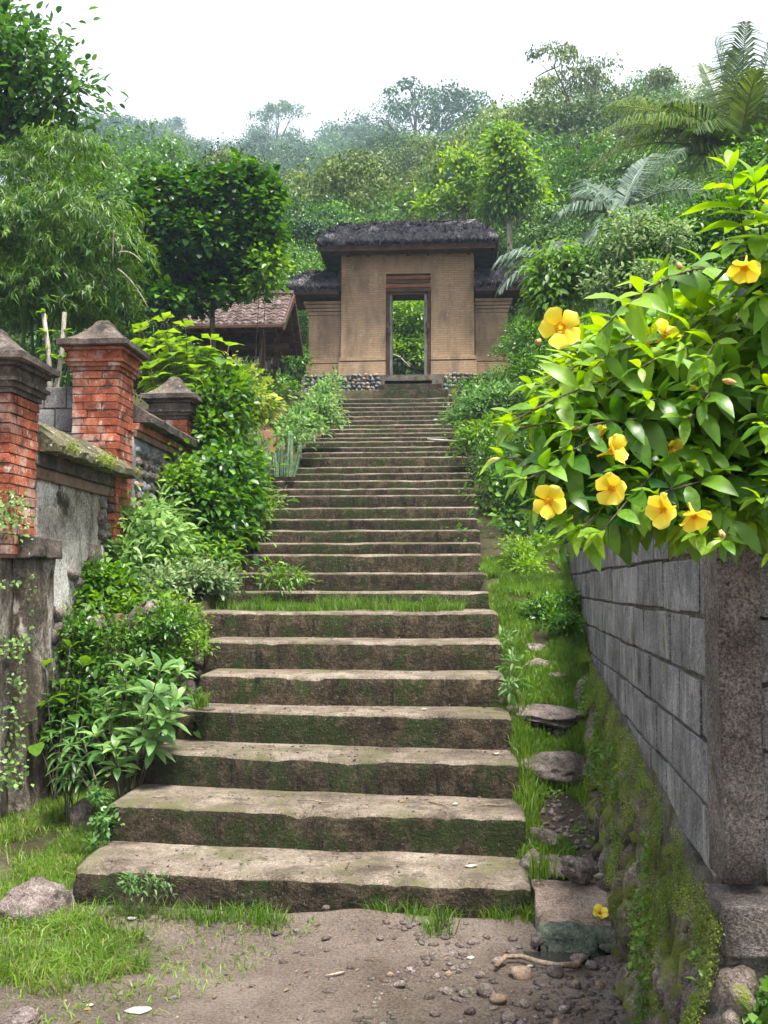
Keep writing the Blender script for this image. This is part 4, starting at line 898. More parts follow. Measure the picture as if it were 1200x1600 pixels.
shrub('climbing_shrub', 'sunlit yellow green leafy sprays at the right edge of the heart leaf tree', [L(420, 425, 16.2, 22, 40), L(405, 455, 16.2, 22, 22)], 700, 0.11, 0.6, 'L_bright', 34, clump=.1, base=(P(400, 580, 16.6).x, 16.6, 4.2))

# hibiscus-like sapling with lobed leaves, single leaves
def leafy(name, label, cat, base, tips, leafs, mat, seed, leaf_len, per_tip, r0=0.012, spread=0.12, limit=300, stem='bark', droop=0.2, group=None, whorl=False, along=0.45, nodes=4):
    rr = random.Random(seed); t = thing(name, label, cat, base, group); items = []; mb = MB()
    for tip in tips:
        b = Vector(base)+Vector((rr.uniform(-1, 1), rr.uniform(-1, 1), 0))*spread*0.4; pts = curve(b, tip, rr.uniform(.05, .25)*(Vector(tip)-b).length, 9)
        mb.tube(pts, [lerp(r0, r0*.3, i/8) for i in range(9)], 5)
        for k in range(nodes):
            f = 1-along*k/max(1, nodes-1); i = f*8; p = pts[int(min(7, i))].lerp(pts[int(min(7, i))+1], i-int(min(7, i))); ax = (pts[-1]-pts[-3]).normalized(); a0 = rr.random()*6.28
            for j in range(per_tip):
                a = a0+j*6.283/per_tip+rr.uniform(-.3, .3); o = ax.orthogonal().normalized(); o2 = ax.cross(o); rd = o*math.cos(a)+o2*math.sin(a)
                d = rd+ax*(0.9 if k == 0 else .35)+Vector((0, 0, -droop+rr.uniform(-.2, .2))); up = ax*0.8+Vector((0, 0, .7))-rd*.2
                s = leaf_len*rr.uniform(.7, 1.15)*(0.75 if k == 0 else 1.0); items.append((leafs[rr.randrange(len(leafs))], frame(p+rd*r0, d, up, s)))
    obj('stem', mb.mesh('stem', M[stem], True), t)
    items.sort(key=lambda it: (it[1].translation-cam.location).length)
    for me, mw in items[:limit]: obj('leaf', me, t, mw)
    if len(items) > limit: tag(obj('foliage', join_leaves('foliage', items[limit:], M[mat]), t), kind='stuff')
    return t
LOB = [big_leaf('leaf', M['L_lime'], 1, .95, .25, .10, True, .3+.15*k, .03) for k in range(4)]
rr = random.Random(6)
tips = [P(a, b, 11.7+.3*math.sin(a*b)) for a, b in ((255, 500), (222, 515), (290, 510), (212, 540), (270, 535), (330, 530), (358, 540), (322, 550), (348, 568), (262, 560), (305, 575), (290, 550), (240, 550), (320, 600), (378, 600), (355, 605), (235, 575), (280, 590), (335, 585))]
leafy('lobed_leaf_sapling', 'bright lime green sapling with lobed leaves rising behind the small blackened brick pillar', 'sapling', (P(300, 720, 11.8).x, 11.8, Tf(-2.9, 11.8)), tips, LOB, 'L_lime', 6, .20, 4, .016, nodes=5, along=.35, droop=.35)
# living fence stakes
SMALL = [big_leaf('leaf', M['L_bright'], 1, .45, .3, .1, False, .6)]
for (a, b, lab, ys) in (((78, 600), (68, 490), 'slanting cut stake sprouting pale leaves beside the nearest brick pillar', (490, 520, 548, 556)), ((88, 610), (101, 488), 'bare leaning pale stake with few shoots next to the orange brick pillar', (520, 560, 590))):
    p0, p1 = P(*a, 9.4), P(*b, 9.4); t = thing('living_stake', lab, 'stake', (p0.x, p0.y, p0.z), 'sprouting fence stakes')
    p00 = p0-(p1-p0)*0.45
    obj('pole', MB().tube([p00, p0, p0.lerp(p1, .5)+Vector((.015, 0, 0)), p1], [.028, .026, .023, .02], 7).mesh('pole', M['palebark'], True), t)
    for y in ys:
        f = (a[1]-y)/(a[1]-b[1]); c = p0.lerp(p1, f)
        for k in range(6 if a[0] == 78 else 3):
            an = rr.random()*6.28; obj('leaf', SMALL[0], t, frame(c, (math.cos(an), math.sin(an), rr.uniform(-.1, .8)), (0, 0, 1), rr.uniform(.07, .12)))

# hedge of shrubs climbing beside the stairs, left
LG = 'shrubs along the left of the stairs'
shrub('leafy_shrub', 'tall dark green shrub with yellow green tips beside the blackened small brick pillar', [L(345, 640, 11.4, 34, 40), L(335, 690, 11.2, 34, 40), L(352, 665, 11.4, 22, 35), L(358, 615, 11.6, 30, 28)], 3600, .095, .62, 'L_bright', 41, LG, clump=.11, per=8, droop=.4, base=(-2.55, 11.3, Tf(-2.55, 11.3)))
shrub('leafy_shrub', 'dense glossy shrub overhanging the stair edge below the cactus', [L(340, 745, 10.4, 52, 40), L(380, 765, 10.9, 24, 36), L(322, 795, 10.0, 40, 42), L(365, 800, 10.3, 30, 45), L(335, 840, 9.9, 35, 35)], 4200, .10, .58, 'L_mid', 42, LG, clump=.11, per=8, droop=.45, base=(-2.4, 10.3, Tf(-2.4, 10.3)))
shrub('leafy_shrub', 'shrub with long pale edged leaves growing against the foot of the orange brick pillar', [L(215, 830, 9.1, 38, 38), L(245, 860, 9.0, 40, 35), L(200, 880, 8.8, 35, 32), L(250, 815, 9.5, 28, 32)], 1900, .115, .36, 'L_pale', 43, LG, clump=.10, per=7, droop=.3, base=(-2.6, 9.2, Tf(-2.6, 9.2)))
shrub('leafy_shrub', 'low variegated cream and green shrub spilling onto the grassy landing', [L(300, 905, 8.75, 50, 26), L(250, 920, 8.6, 45, 28), L(345, 915, 8.9, 22, 18), L(200, 930, 8.5, 40, 22)], 3600, .055, .55, 'L_cream', 44, LG, clump=.06, per=9, droop=.25, base=(-2.35, 8.75, Tf(-2.35, 8.75)))
shrub('leafy_shrub', 'green shrub with rounded leaves at the cracked plaster foot of the whitewashed wall', [L(140, 905, 8.3, 38, 22), L(180, 915, 8.4, 30, 22), L(120, 925, 8.2, 25, 18)], 1200, .07, .55, 'L_mid', 45, LG, clump=.07, per=7, base=(-2.65, 8.35, Tf(-2.65, 8.4)))
shrub('leafy_shrub', 'yellowing shrub on the red earth slope above the cactus', [L(395, 635, 12.4, 28, 28), L(375, 600, 12.4, 26, 30)], 1100, .09, .6, 'L_autumn', 46, LG, clump=.1, per=7, base=(-2.6, 12.5, Tf(-2.6, 12.5)))
shrub('leafy_shrub', 'pale green low shrub hanging over the upper steps beside the red earth', [L(470, 668, 15.0, 32, 22), L(495, 645, 16.0, 28, 22), L(505, 620, 17.5, 18, 20), L(450, 690, 14.4, 22, 16), L(520, 600, 19.5, 10, 14), L(515, 660, 16.2, 18, 8)], 2600, .085, .55, 'L_pale', 47, LG, clump=.09, per=8, base=(-2.5, 15.6, Tf(-2.5, 15.6)))
shrub('leafy_shrub', 'small green shrub at the foot of the tiled pavilion posts', [L(440, 605, 19, 22, 14), L(380, 610, 18, 25, 18), L(465, 570, 22, 12, 30)], 1200, .09, .5, 'L_mid', 48, LG, clump=.1, per=8, base=(-3.3, 19, Tf(-3.3, 19)))
shrub('leafy_shrub', 'small weed tuft rooted at the left edge of the middle steps', [L(395, 800, 11.2, 22, 18), L(375, 830, 10.7, 18, 18), L(425, 785, 11.6, 12, 8)], 700, .06, .5, 'L_bright', 49, LG, clump=.06, per=8, base=(-2.2, 11.2, Tf(-2.2, 11.2)))

shrub('trailing_creeper', 'light green trailing creeper spilling down between the shrubs left of the stairs', [L(300, 865, 9.5, 34, 26), L(345, 875, 9.6, 28, 20), L(262, 880, 8.9, 26, 20), L(285, 760, 9.9, 22, 40), L(395, 835, 10.6, 16, 16), L(230, 945, 8.2, 50, 14), L(150, 950, 8.1, 40, 12), L(390, 720, 11.3, 16, 24)], 3000, .07, .62, 'L_bright', 50, LG, clump=.08, per=8, droop=.5, inner=.3, base=(-2.5, 9.4, Tf(-2.5, 9.4)))
# cactus
def cactus():
    base = Vector((P(425, 720, 13.6).x, 13.7, Tf(-2.4, 13.7))); t = thing('columnar_cactus', 'cluster of grey green ribbed cactus columns at the stair edge', 'cactus', base)
    for px, top, w, lean in ((402, 668, 9, -2), (382, 692, 7, -4), (414, 690, 6, 3), (388, 706, 7, -8), (438, 690, 6, 2), (453, 672, 7, 3), (430, 704, 5, -4), (447, 708, 5, 2), (464, 692, 6, 14), (420, 706, 5, 4), (370, 700, 5, -6), (394, 690, 6, 0)):
        Y = 13.3+random.uniform(0, .5); p1 = P(px+lean*.5, top, Y); p0 = P(px-lean*.5, 745, Y); R0 = PXr(w*.85, Y); V = []; Fc = []; n = 14; H = 9
        for i in range(H+1):
            f = i/H; c = p0.lerp(p1, f); R = R0*(1 if f < .85 else math.sqrt(max(0.02, 1-((f-.85)/.15)**2)))*(.85+.15*math.sin(f*5))
            V += [c+Vector((math.cos(a*2*math.pi/n), math.sin(a*2*math.pi/n), 0))*R*(1.0 if a % 2 else .62) for a in range(n)]
        for i in range(H):
            for a in range(n): Fc.append((i*n+a, i*n+(a+1) % n, (i+1)*n+(a+1) % n, (i+1)*n+a))
        Fc.append(tuple(range(H*n, H*n+n))); obj('cactus_column', mesh('cactus_column', V, Fc, M['cactus'], False), t)
cactus()

# bank left of the lower steps: stones, creepers, plants
r9 = random.Random(15)
bank = thing('dry_stone_bank', 'rough dry stone bank hidden under creepers left of the lower steps', 'wall', (-2.3, 8.0, 0.1))
rough_box('earth_core', M['mortar'], (-2.8, -2.0, 8.02, 8.4, 0, 1.38), 10, 0.04, bank)
for k in range(64):
    x = r9.uniform(-2.78, -1.75); z = r9.uniform(.1, 1.4); s = r9.uniform(.07, .14); obj('bank_stone', ROCK['stone'][r9.randrange(6)], bank, TRS((x, 7.98+r9.uniform(-.08, .03), z), (r9.random()*6, r9.random()*6, 0), (s, s*.8, s*.7)))
shrub('creeper', 'dark small leaved creeper hanging over the stone bank', [L(120, 985, 7.8, 50, 28), L(200, 1000, 7.8, 70, 40), L(270, 985, 7.7, 40, 45), L(100, 1030, 7.7, 40, 35), L(180, 1050, 7.7, 60, 35), L(270, 1040, 7.6, 30, 35)], 4200, .042, .55, 'L_mid', 51, cat='creeper', clump=.06, per=9, inner=.3, base=(-2.5, 7.9, .9))
shrub('creeper', 'bright trailing creeper at the left corner of the grassy landing', [L(270, 960, 7.95, 30, 22), L(300, 975, 7.85, 18, 22), L(235, 975, 7.9, 30, 18), L(312, 1010, 7.55, 9, 28)], 1700, .038, .55, 'L_bright', 52, cat='creeper', clump=.045, per=9, inner=.3, base=(-2.1, 7.95, 1.2))
BROAD = [big_leaf('leaf', M['L_bright'], 1, .62, .2, .12, False, .25+.12*k, .03) for k in range(3)]
leafy('broad_leaf_plant', 'broad rounded leaf plant in the shade at the foot of the plaster pier', 'plant', (P(90, 1190, 7.2).x, 7.2, .1), [P(70, 1040, 7.2), P(60, 1110, 7.1), P(100, 1100, 7.2), P(125, 1070, 7.3), P(95, 1070, 7.3), P(45, 1130, 7.0), P(130, 1040, 7.4), P(110, 1010, 7.5)], BROAD, 'L_bright', 16, .16, 3, .007, nodes=2, along=.3, droop=.3)
LONG = [big_leaf('leaf', M['L_pale'], 1, .36, .28, .18, False, .25+.17*k, .01) for k in range(4)]
tp = [(195, 1045), (215, 1040), (250, 1048), (280, 1052), (160, 1085), (190, 1075), (215, 1085), (245, 1085), (275, 1095), (165, 1110), (225, 1120), (250, 1125), (150, 1150), (185, 1150), (215, 1145), (250, 1140), (160, 1190), (190, 1180), (220, 1195), (180, 1170), (235, 1165)]
leafy('long_leaf_plant', 'leafy plant with whorls of long pale green leaves leaning over the fifth step', 'plant', (P(200, 1270, 6.5).x, 6.5, Tf(-2.1, 6.5)), [P(a, b, 6.45+.25*math.sin(a)) for a, b in tp], LONG, 'L_pale', 17, .165, 6, .008, nodes=2, along=.22, droop=.12)
FERN = [big_leaf('leaf', M['L_pale'], 1, .2, .5, .1, False, .2+.1*k, .01) for k in range(2)]
leafy('spiky_leaf_plant', 'fan of narrow grey green leaves low beside the plaster pier', 'plant', (P(110, 1215, 6.7).x, 6.7, .07), [P(100, 1130, 6.7), P(120, 1140, 6.6), P(80, 1155, 6.6), P(140, 1160, 6.6), P(110, 1165, 6.5), P(130, 1120, 6.8), P(95, 1145, 6.7)], FERN, 'L_pale', 18, .12, 6, .005, nodes=3, along=.5, droop=.2)
shrub('shade_shrub', 'dark undergrowth shrub in the shade behind the long leaf plant', [L(240, 1110, 6.95, 45, 60), L(120, 1120, 7.5, 60, 60), L(60, 1150, 7.4, 40, 40), L(230, 1190, 6.8, 25, 40)], 2200, .07, .5, 'L_dark', 53, clump=.09, per=8, inner=.2, base=(-2.3, 7.1, .08))
shrub('weed', 'small round leaved weed creeping up the left end of the second step', [L(162, 1290, 5.75, 8, 22), L(155, 1245, 5.9, 10, 14), L(150, 1320, 5.7, 6, 10)], 380, .035, .7, 'L_pale', 54, cat='weed', clump=.03, per=6, sr=.004, base=(-1.93, 5.75, .03))
shrub('weed', 'flowering weed with small pale leaves in front of the lowest step', [L(205, 1385, 4.98, 7, 16), L(240, 1385, 4.98, 14, 10), L(262, 1380, 4.98, 6, 8)], 230, .035, .38, 'L_cream', 55, cat='weed', clump=.03, per=6, sr=.003, base=(-1.55, 4.95, .01))
shrub('weed', 'clump of weeds growing on the first step above the landing', [L(440, 905, 9.15, 40, 12), L(430, 890, 9.2, 10, 12)], 420, .055, .35, 'L_bright', 56, cat='weed', clump=.05, per=7, sr=.004, base=(P(440, 930, 9.2).x, 9.2, 1.4))
# ================================================================== right side of the stairs
RG = 'shrubs along the right of the stairs'
shrub('dense_shrub', 'dark ivy covered shrub mass standing beside the middle steps', [L(790, 780, 12.6, 38, 70), L(815, 720, 13.2, 45, 60), L(850, 790, 12.2, 40, 60), L(770, 730, 13.5, 25, 45), L(880, 730, 12.8, 40, 70), L(830, 840, 11.6, 45, 32)], 9500, .055, .55, 'L_mid', 61, RG, clump=.085, per=10, droop=.45, inner=.55, base=(.95, 13.0, Tf(.95, 13)))
shrub('dense_shrub', 'bright green bush bulging over the right edge of the upper steps', [L(750, 690, 14.6, 32, 28), L(790, 680, 14.8, 40, 35), L(725, 695, 14.7, 12, 16), L(830, 690, 14.9, 35, 40)], 4200, .075, .5, 'L_bright', 62, RG, clump=.09, per=9, droop=.35, inner=.5, base=(.8, 15, Tf(.8, 15)))
shrub('dense_shrub', 'pale leaved bush leaning on the top steps below the gateway base', [L(740, 645, 17.0, 32, 26), L(775, 630, 17.2, 40, 30), L(820, 640, 17, 40, 40), L(712, 655, 16.8, 12, 10)], 3600, .09, .5, 'L_pale', 63, RG, clump=.1, per=9, inner=.5, base=(.6, 17.2, Tf(.6, 17.2)))
shrub('dense_shrub', 'mid green bush in front of the right gateway wing', [L(745, 610, 19.5, 35, 18), L(790, 600, 19.5, 40, 26), L(840, 590, 19.3, 45, 45), L(830, 540, 20.5, 35, 35)], 4200, .09, .5, 'L_mid', 64, RG, clump=.1, per=9, inner=.5, base=(.9, 19.6, Tf(.9, 19.6)))
shrub('dense_shrub', 'low yellow green bush at the top end of the grass path by the wall', [L(815, 872, 10.2, 26, 18), L(825, 895, 10.0, 24, 18), L(800, 855, 10.5, 16, 12), L(840, 855, 10.6, 22, 16)], 2400, .045, .5, 'L_lime', 65, RG, clump=.05, per=9, inner=.4, base=(.75, 10.3, Tf(.75, 10.3)))
shrub('dense_shrub', 'shrub with small leaves between the block wall and the allamanda', [L(890, 640, 11.5, 50, 60), L(920, 560, 12, 60, 60), L(960, 640, 11, 60, 70), L(1010, 560, 11, 60, 60)], 5200, .07, .55, 'L_mid', 66, RG, clump=.1, per=9, inner=.5, base=(1.7, 11.8, 1.9))
shrub('weed', 'tall thin weed with white tipped leaves at the right end of the sixth step', [L(795, 1005, 7.3, 7, 14), L(800, 1070, 6.9, 8, 14), L(798, 1040, 7.1, 6, 20)], 120, .075, .3, 'L_cream', 67, cat='weed', clump=.03, per=6, sr=.004, base=(.38, 7.1, Tf(.4, 7.1)))
shrub('weed', 'bushy patch of clover like weeds in the middle of the grass path', [L(850, 955, 8.6, 35, 18), L(880, 975, 8.2, 25, 18), L(890, 940, 8.8, 20, 14)], 2200, .035, .6, 'L_mid', 68, cat='weed', clump=.045, per=9, inner=.3, base=(.72, 8.4, Tf(.72, 8.4)))

# round topped shrub on a stem and small trees
tree('round_top_tree', 'small round topped tree with drooping bright leaves between the palm fronds', [L(870, 418, 14.5, 34, 28), L(872, 445, 14.5, 42, 38), L(866, 475, 14.4, 34, 26)], 1900, .13, .48, 'L_bright', 71, (P(868, 700, 14.6).x, 14.6, 3.2), P(868, 500, 14.6), .03, clump=.12, per=7, droop=1.1, inner=.6)
tree('sunlit_tree', 'sunlit lime green tree with pale trunk behind the gateway roof', [L(788, 222, 30, 18, 24), L(800, 258, 30, 28, 26), L(790, 290, 30, 32, 24), L(818, 300, 30, 26, 24), L(785, 325, 30, 30, 20), L(838, 328, 30, 18, 16)], 5200, .21, .42, 'L_lime', 72, (P(800, 560, 30).x, 30, Tf(1.6, 30)), P(795, 350, 30), .12, bark='palebark', clump=.2, per=9, droop=.7, inner=.45)
tree('sunlit_tree', 'slender lime tree with open branches left of the taller sunlit tree', [L(712, 248, 31, 11, 14), L(735, 262, 31, 12, 14), L(728, 292, 31, 16, 16), L(698, 310, 31, 20, 12), L(740, 322, 31, 18, 12), L(668, 322, 31, 14, 9)], 1500, .21, .42, 'L_lime', 73, (P(728, 560, 31).x, 31, Tf(.4, 31)), P(725, 330, 31), .08, clump=.18, per=8, droop=.5, inner=.3)
tree('blossom_tree', 'dense small leaved tree with pale tips behind the allamanda', [L(1010, 380, 14, 70, 45), L(1080, 400, 14, 70, 60), L(960, 420, 14.2, 55, 40), L(1040, 450, 13.6, 80, 50), L(1150, 370, 14, 70, 90), L(1190, 280, 14.5, 50, 70), L(1130, 470, 13.5, 80, 50)], 15000, .085, .52, 'L_mid', 74, (P(1080, 700, 14).x, 14, 2.8), P(1070, 500, 14), .08, clump=.13, per=9, droop=.35, inner=.45)
shrub('flowering_shrub', 'cream tipped sprays at the left of the small leaved tree below the palms', [L(985, 355, 13.4, 35, 18), L(960, 385, 13.4, 30, 22), L(940, 450, 13.4, 30, 25), L(1020, 430, 13, 40, 25), L(1050, 370, 13.2, 30, 25)], 2000, .075, .5, 'L_cream', 75, clump=.1, per=8, inner=.3, base=(P(1000, 700, 13.4).x, 13.4, 2.6))

# palms
def frond_mesh(p0, d0, ln, droop, leaflet, nl, mat, seed, vee=0.5, width=0.035, name='frond'):
    rr = np.random.default_rng(seed); n = 14; p = np.array(p0, float); d = unit(np.array([d0], float))[0]; pts = [p.copy()]
    for i in range(n): d = unit((d+np.array([0, 0, -droop/n*(0.4+1.6*i/n)]))[None])[0]; p = p+d*ln/n; pts.append(p.copy())
    pts = np.array(pts); t = np.linspace(.12, 1, nl); idx = t*n; i0 = np.clip(idx.astype(int), 0, n-1); f = (idx-i0)[:, None]; q = pts[i0]*(1-f)+pts[i0+1]*f; tg = unit(pts[i0+1]-pts[i0])
    side = unit(np.cross(tg, np.array([0, 0, 1.0]))); upv = np.cross(side, tg); Vs, Fs = [], []; b = 0
    for s in (-1, 1):
        prof = np.sin(np.clip(t*.92+.08, 0, 1)*np.pi)**.55; LL = leaflet*prof*rr.uniform(.85, 1.1, nl)
        dd = unit(side*s*1.0+tg*(.55+.5*t[:, None])+upv*vee+rr.normal(0, .07, (nl, 3))); m1 = q+dd*(LL*.5)[:, None]; m2 = q+unit(dd+np.array([0, 0, -.55]))*LL[:, None]
        ws = unit(np.cross(dd, upv))*width*.5
        Vs.append(np.stack([q-ws*.6, q+ws*.6, m1+ws, m1-ws, m2+ws*.15, m2-ws*.15], 1).reshape(-1, 3)); o = (np.arange(nl)*6)[:, None]
        Fs.append(np.concatenate([o+[[0, 1, 2, 3]], o+[[3, 2, 4, 5]]], 1).reshape(-1, 4)+b); b += nl*6
    mb = MB().tube([Vector(x) for x in pts], [lerp(.022, .005, i/n) for i in range(n+1)], 4); qf = np.array([f_ for f_ in mb.F if len(f_) == 4])
    V = np.concatenate(Vs+[np.array([list(v) for v in mb.V])]); Fc = np.concatenate(Fs+[qf+b]); return mesh(name, V, Fc, mat, False, np.clip(rr.normal(.5, .2, len(Fc)), 0, 1))
def palm(label, base, crown, fronds, mat, seed, r0=.1, leaflet=.55, nl=44, width=.035, group='feather palms on the right'):
    t = thing('feather_palm', label, 'palm', base, group); b, c = Vector(base), Vector(crown)
    obj('trunk', MB().tube(curve(b-Vector((0, 0, .2)), c, 0, 8, (.06, 0, 0)), [lerp(r0*1.15, r0*.8, i/7) for i in range(8)], 8).mesh('trunk', M['bark'], True), t)
    for i, (tx, ty, tY, dr) in enumerate(fronds):
        e = P(tx, ty, tY); v = e-c; ln = v.length*1.08; d0 = v.normalized()+Vector((0, 0, dr*.5))
        obj('frond', frond_mesh(c, d0, ln, dr, leaflet, nl, M[mat], seed+i, .35, width), t)
c1 = P(1150, 250, 19)
palm('tall feather palm with upright fronds against the sky behind the small leaved tree', (c1.x, 19.2, 4.5), c1, [(1120, 75, 19, .5), (1165, 50, 18.5, .25), (1050, 165, 18.5, .7), (1225, 90, 19, .4), (1010, 210, 18.2, .9), (1085, 210, 17.8, .8), (940, 215, 18, .9), (1010, 330, 18, 1.2), (930, 270, 18.5, 1.0), (1230, 200, 19, .6), (1100, 110, 20, .3), (1190, 340, 18.5, 1.2), (1080, 330, 18, 1.3), (1235, 150, 18.5, .5), (1245, 290, 18, 1.0), (1130, 360, 17.8, 1.4), (960, 165, 18.8, .8), (1180, 120, 18, .35), (1150, 90, 19.4, .2), (1215, 50, 19, .2)], 'L_palmgreen', 80, .13, .75, 56, .03)
c2 = P(968, 335, 16)
palm('silvery feather palm with arching fronds above the round topped tree', (c2.x, 16.2, 4.0), c2, [(880, 335, 15.6, .35), (905, 310, 16, .4), (1060, 240, 16, .6), (960, 460, 15, 1.3), (1010, 250, 16.4, .6), (920, 290, 16.6, .6), (1050, 420, 15.4, 1.2), (1000, 430, 14.8, 1.4), (1100, 300, 16, .9)], 'L_palm', 95, .1, .55, 28, .036)
c3 = P(885, 420, 15.2)
palm('low silvery palm with fronds spread beside the right gateway wing', (c3.x, 15.7, 3.6), c3, [(780, 412, 15.0, .8), (788, 465, 14.9, 1.0), (800, 400, 15.2, .6), (945, 480, 14.6, 1.1), (935, 360, 15.8, .4), (960, 430, 15.2, .8), (925, 500, 15, 1.2), (870, 380, 15.9, .4)], 'L_palm', 110, .07, .45, 26, .034)

# ================================================================== forest on the hill
def proto(name, label, kind, mat, seed, n, leaf, group):
    q = random.Random(seed)
    if kind == 'round': lobes = [(Vector((q.uniform(-.22, .22), q.uniform(-.22, .22), .62+.1*k)), (.26, .26, .2)) for k in range(4)]+[(Vector((.24*math.cos(a), .24*math.sin(a), .58+q.uniform(-.08, .1))), (.2, .2, .16)) for a in (0, 1.3, 2.6, 3.9, 5.2)]
    elif kind == 'tall': lobes = [(Vector((q.uniform(-.16, .16), q.uniform(-.16, .16), .35+.11*k)), (.2-.012*k, .2-.012*k, .1)) for k in range(6)]
    else: lobes = [(Vector((.3*math.cos(a)*q.uniform(.6, 1.2), .3*math.sin(a)*q.uniform(.6, 1.2), .72+q.uniform(-.12, .2))), (.14, .14, .075)) for a in np.linspace(0, 6, 9)]+[(Vector((0, 0, .9)), (.16, .16, .08))]
    t = tree(name, label, lobes, n, leaf, .6, mat, seed, (0, 0, 0), (0, 0, .42 if kind != 'umbrella' else .55), .022, group, clump=(.078 if kind != 'umbrella' else .055)*(1 if group == MG else 1.15), per=(110 if group == MG else 80), inner=.55, droop=.25, shape='dia', flat=.75, shell=True)
    KIDS[t.name] = list(t.children) if t.children else [o for o in bpy.data.objects if o.parent == t]
    return t
MG = 'trees on the near hillside behind the gateway'; FG = 'trees on the far misty hillside'
PRM = [proto('hill_tree', 'olive green rounded tree on the near hillside behind the gateway', 'round', 'L_olive', 201, 26000, .019, MG),
       proto('hill_tree', 'dark green tall tree on the near hillside behind the gateway', 'tall', 'L_forest', 202, 22000, .019, MG),
       proto('hill_tree', 'fresh green leafy tree on the near hillside behind the gateway', 'round', 'L_mid', 203, 26000, .019, MG),
       proto('hill_tree', 'open branched spreading tree on the near hillside skyline', 'umbrella', 'L_olive', 204, 9000, .015, MG)]
PRF = [proto('misty_tree', 'hazy round crowned tree on the far hillside', 'round', 'L_forest', 211, 9000, .024, FG),
       proto('misty_tree', 'hazy tall tree on the far hillside', 'tall', 'L_forest', 212, 8000, .024, FG),
       proto('misty_tree', 'hazy open umbrella crowned tree on the far hillside', 'umbrella', 'L_forest', 213, 5000, .022, FG)]
used = {}
def plant_tree(pr, x, y, H, wid, rz):
    loc = (x, y, Tf(x, y)-.1)
    if pr.name not in used: used[pr.name] = 1; pr.location = loc; pr.rotation_euler = (0, 0, rz); pr.scale = (wid, wid, H); return pr
    return copy_tree(pr, loc, rz, (wid, wid, H))
q = random.Random(77)
skx = [430, 480, 540, 600, 650, 720, 800, 870, 950, 1000, 1060, 1250]; sky_ = [345, 320, 250, 235, 195, 160, 158, 135, 112, 125, 150, 130]
cnt = 0
for k in range(900):
    Y = q.uniform(33, 95) if k > 60 else q.uniform(70, 95); px = q.uniform(440, 1230); g = P(px, 500, Y)
    row = (95-Y)/62; top = np.interp(px, skx, sky_)+q.uniform(0, 30)+row*q.uniform(40, 190)
    zt = P(px, top, Y).z; H = zt-Tf(g.x, Y)
    if 4.5 < H < 15 and cnt < 85:
        pr = PRM[q.choices([0, 1, 2, 3], [.42, .22, .26, .10 if Y > 60 else .0])[0]]; plant_tree(pr, g.x, Y, H, H*q.uniform(.75, 1.15), q.random()*6.28); cnt += 1
plant_tree(PRM[3], P(935, 400, 62).x, 62, P(935, 88, 62).z-Tf(P(935, 400, 62).x, 62), 12, 1.0)
# trees left of the gateway and behind the pavilion
for px, top, Y, k, w in ((465, 335, 30, 1, .9), (440, 380, 27, 2, 1), (490, 345, 36, 2, .9), (500, 415, 28, 1, 1), (395, 300, 38, 1, .9), (250, 250, 40, 2, .8), (180, 285, 38, 1, .9), (330, 285, 42, 0, .8), (120, 260, 36, 1, 1), (460, 300, 48, 1, .8), (520, 300, 46, 0, .9), (420, 450, 25.5, 2, 1), (230, 300, 27, 1, 1), (60, 330, 24, 1, 1), (620, 400, 32, 2, 1.2), (645, 420, 29, 1, 1.3), (670, 380, 36, 2, 1.2), (560, 300, 40, 0, 1), (600, 310, 44, 2, 1), (530, 330, 36, 2, 1), (880, 330, 26, 1, .9), (920, 260, 34, 2, 1), (1000, 260, 30, 1, 1), (860, 400, 24, 1, 1.1), (960, 480, 19, 1, 1.2), (1090, 420, 20, 1, 1.2), (1180, 440, 18, 2, 1.2), (840, 470, 22, 2, 1.1), (150, 380, 18, 1, 1.2), (250, 430, 18.2, 1, 1.3), (60, 400, 17, 1, 1.2), (200, 270, 30, 2, 1)):
    g = P(px, 500, Y); H = P(px, top, Y).z-Tf(g.x, Y); plant_tree(PRM[k], g.x, Y, max(2.0, H), max(2.0, H)*w, q.random()*6.28)
fx = [100, 150, 190, 250, 300, 350, 430, 480, 520, 570, 620, 650, 720, 800]; fy = [190, 195, 165, 210, 215, 222, 205, 228, 215, 188, 205, 215, 200, 190]
cnt = 0
for k in range(1500):
    Y = q.uniform(120, 265); px = q.uniform(60, 760); g = P(px, 500, Y); row = (265-Y)/145; top = np.interp(px, fx, fy)+q.uniform(0, 24)+row*q.uniform(30, 130)
    zt = P(px, top, Y).z; H = zt-Tf(g.x, Y)
    if 8 < H < 24 and cnt < 210: plant_tree(PRF[q.choices([0, 1, 2], [.6, .34, .06])[0]], g.x, Y, H, H*q.uniform(.8, 1.35), q.random()*6.28); cnt += 1
for px, top, Y, w in ((430, 160, 230, .8), (650, 125, 150, 1.0), (275, 185, 240, .7), (570, 182, 235, 1.2)):
    g = P(px, 500, Y); H = P(px, top, Y).z-Tf(g.x, Y); plant_tree(PRF[2 if px != 570 else 0], g.x, Y, H, H*w, q.random()*6)
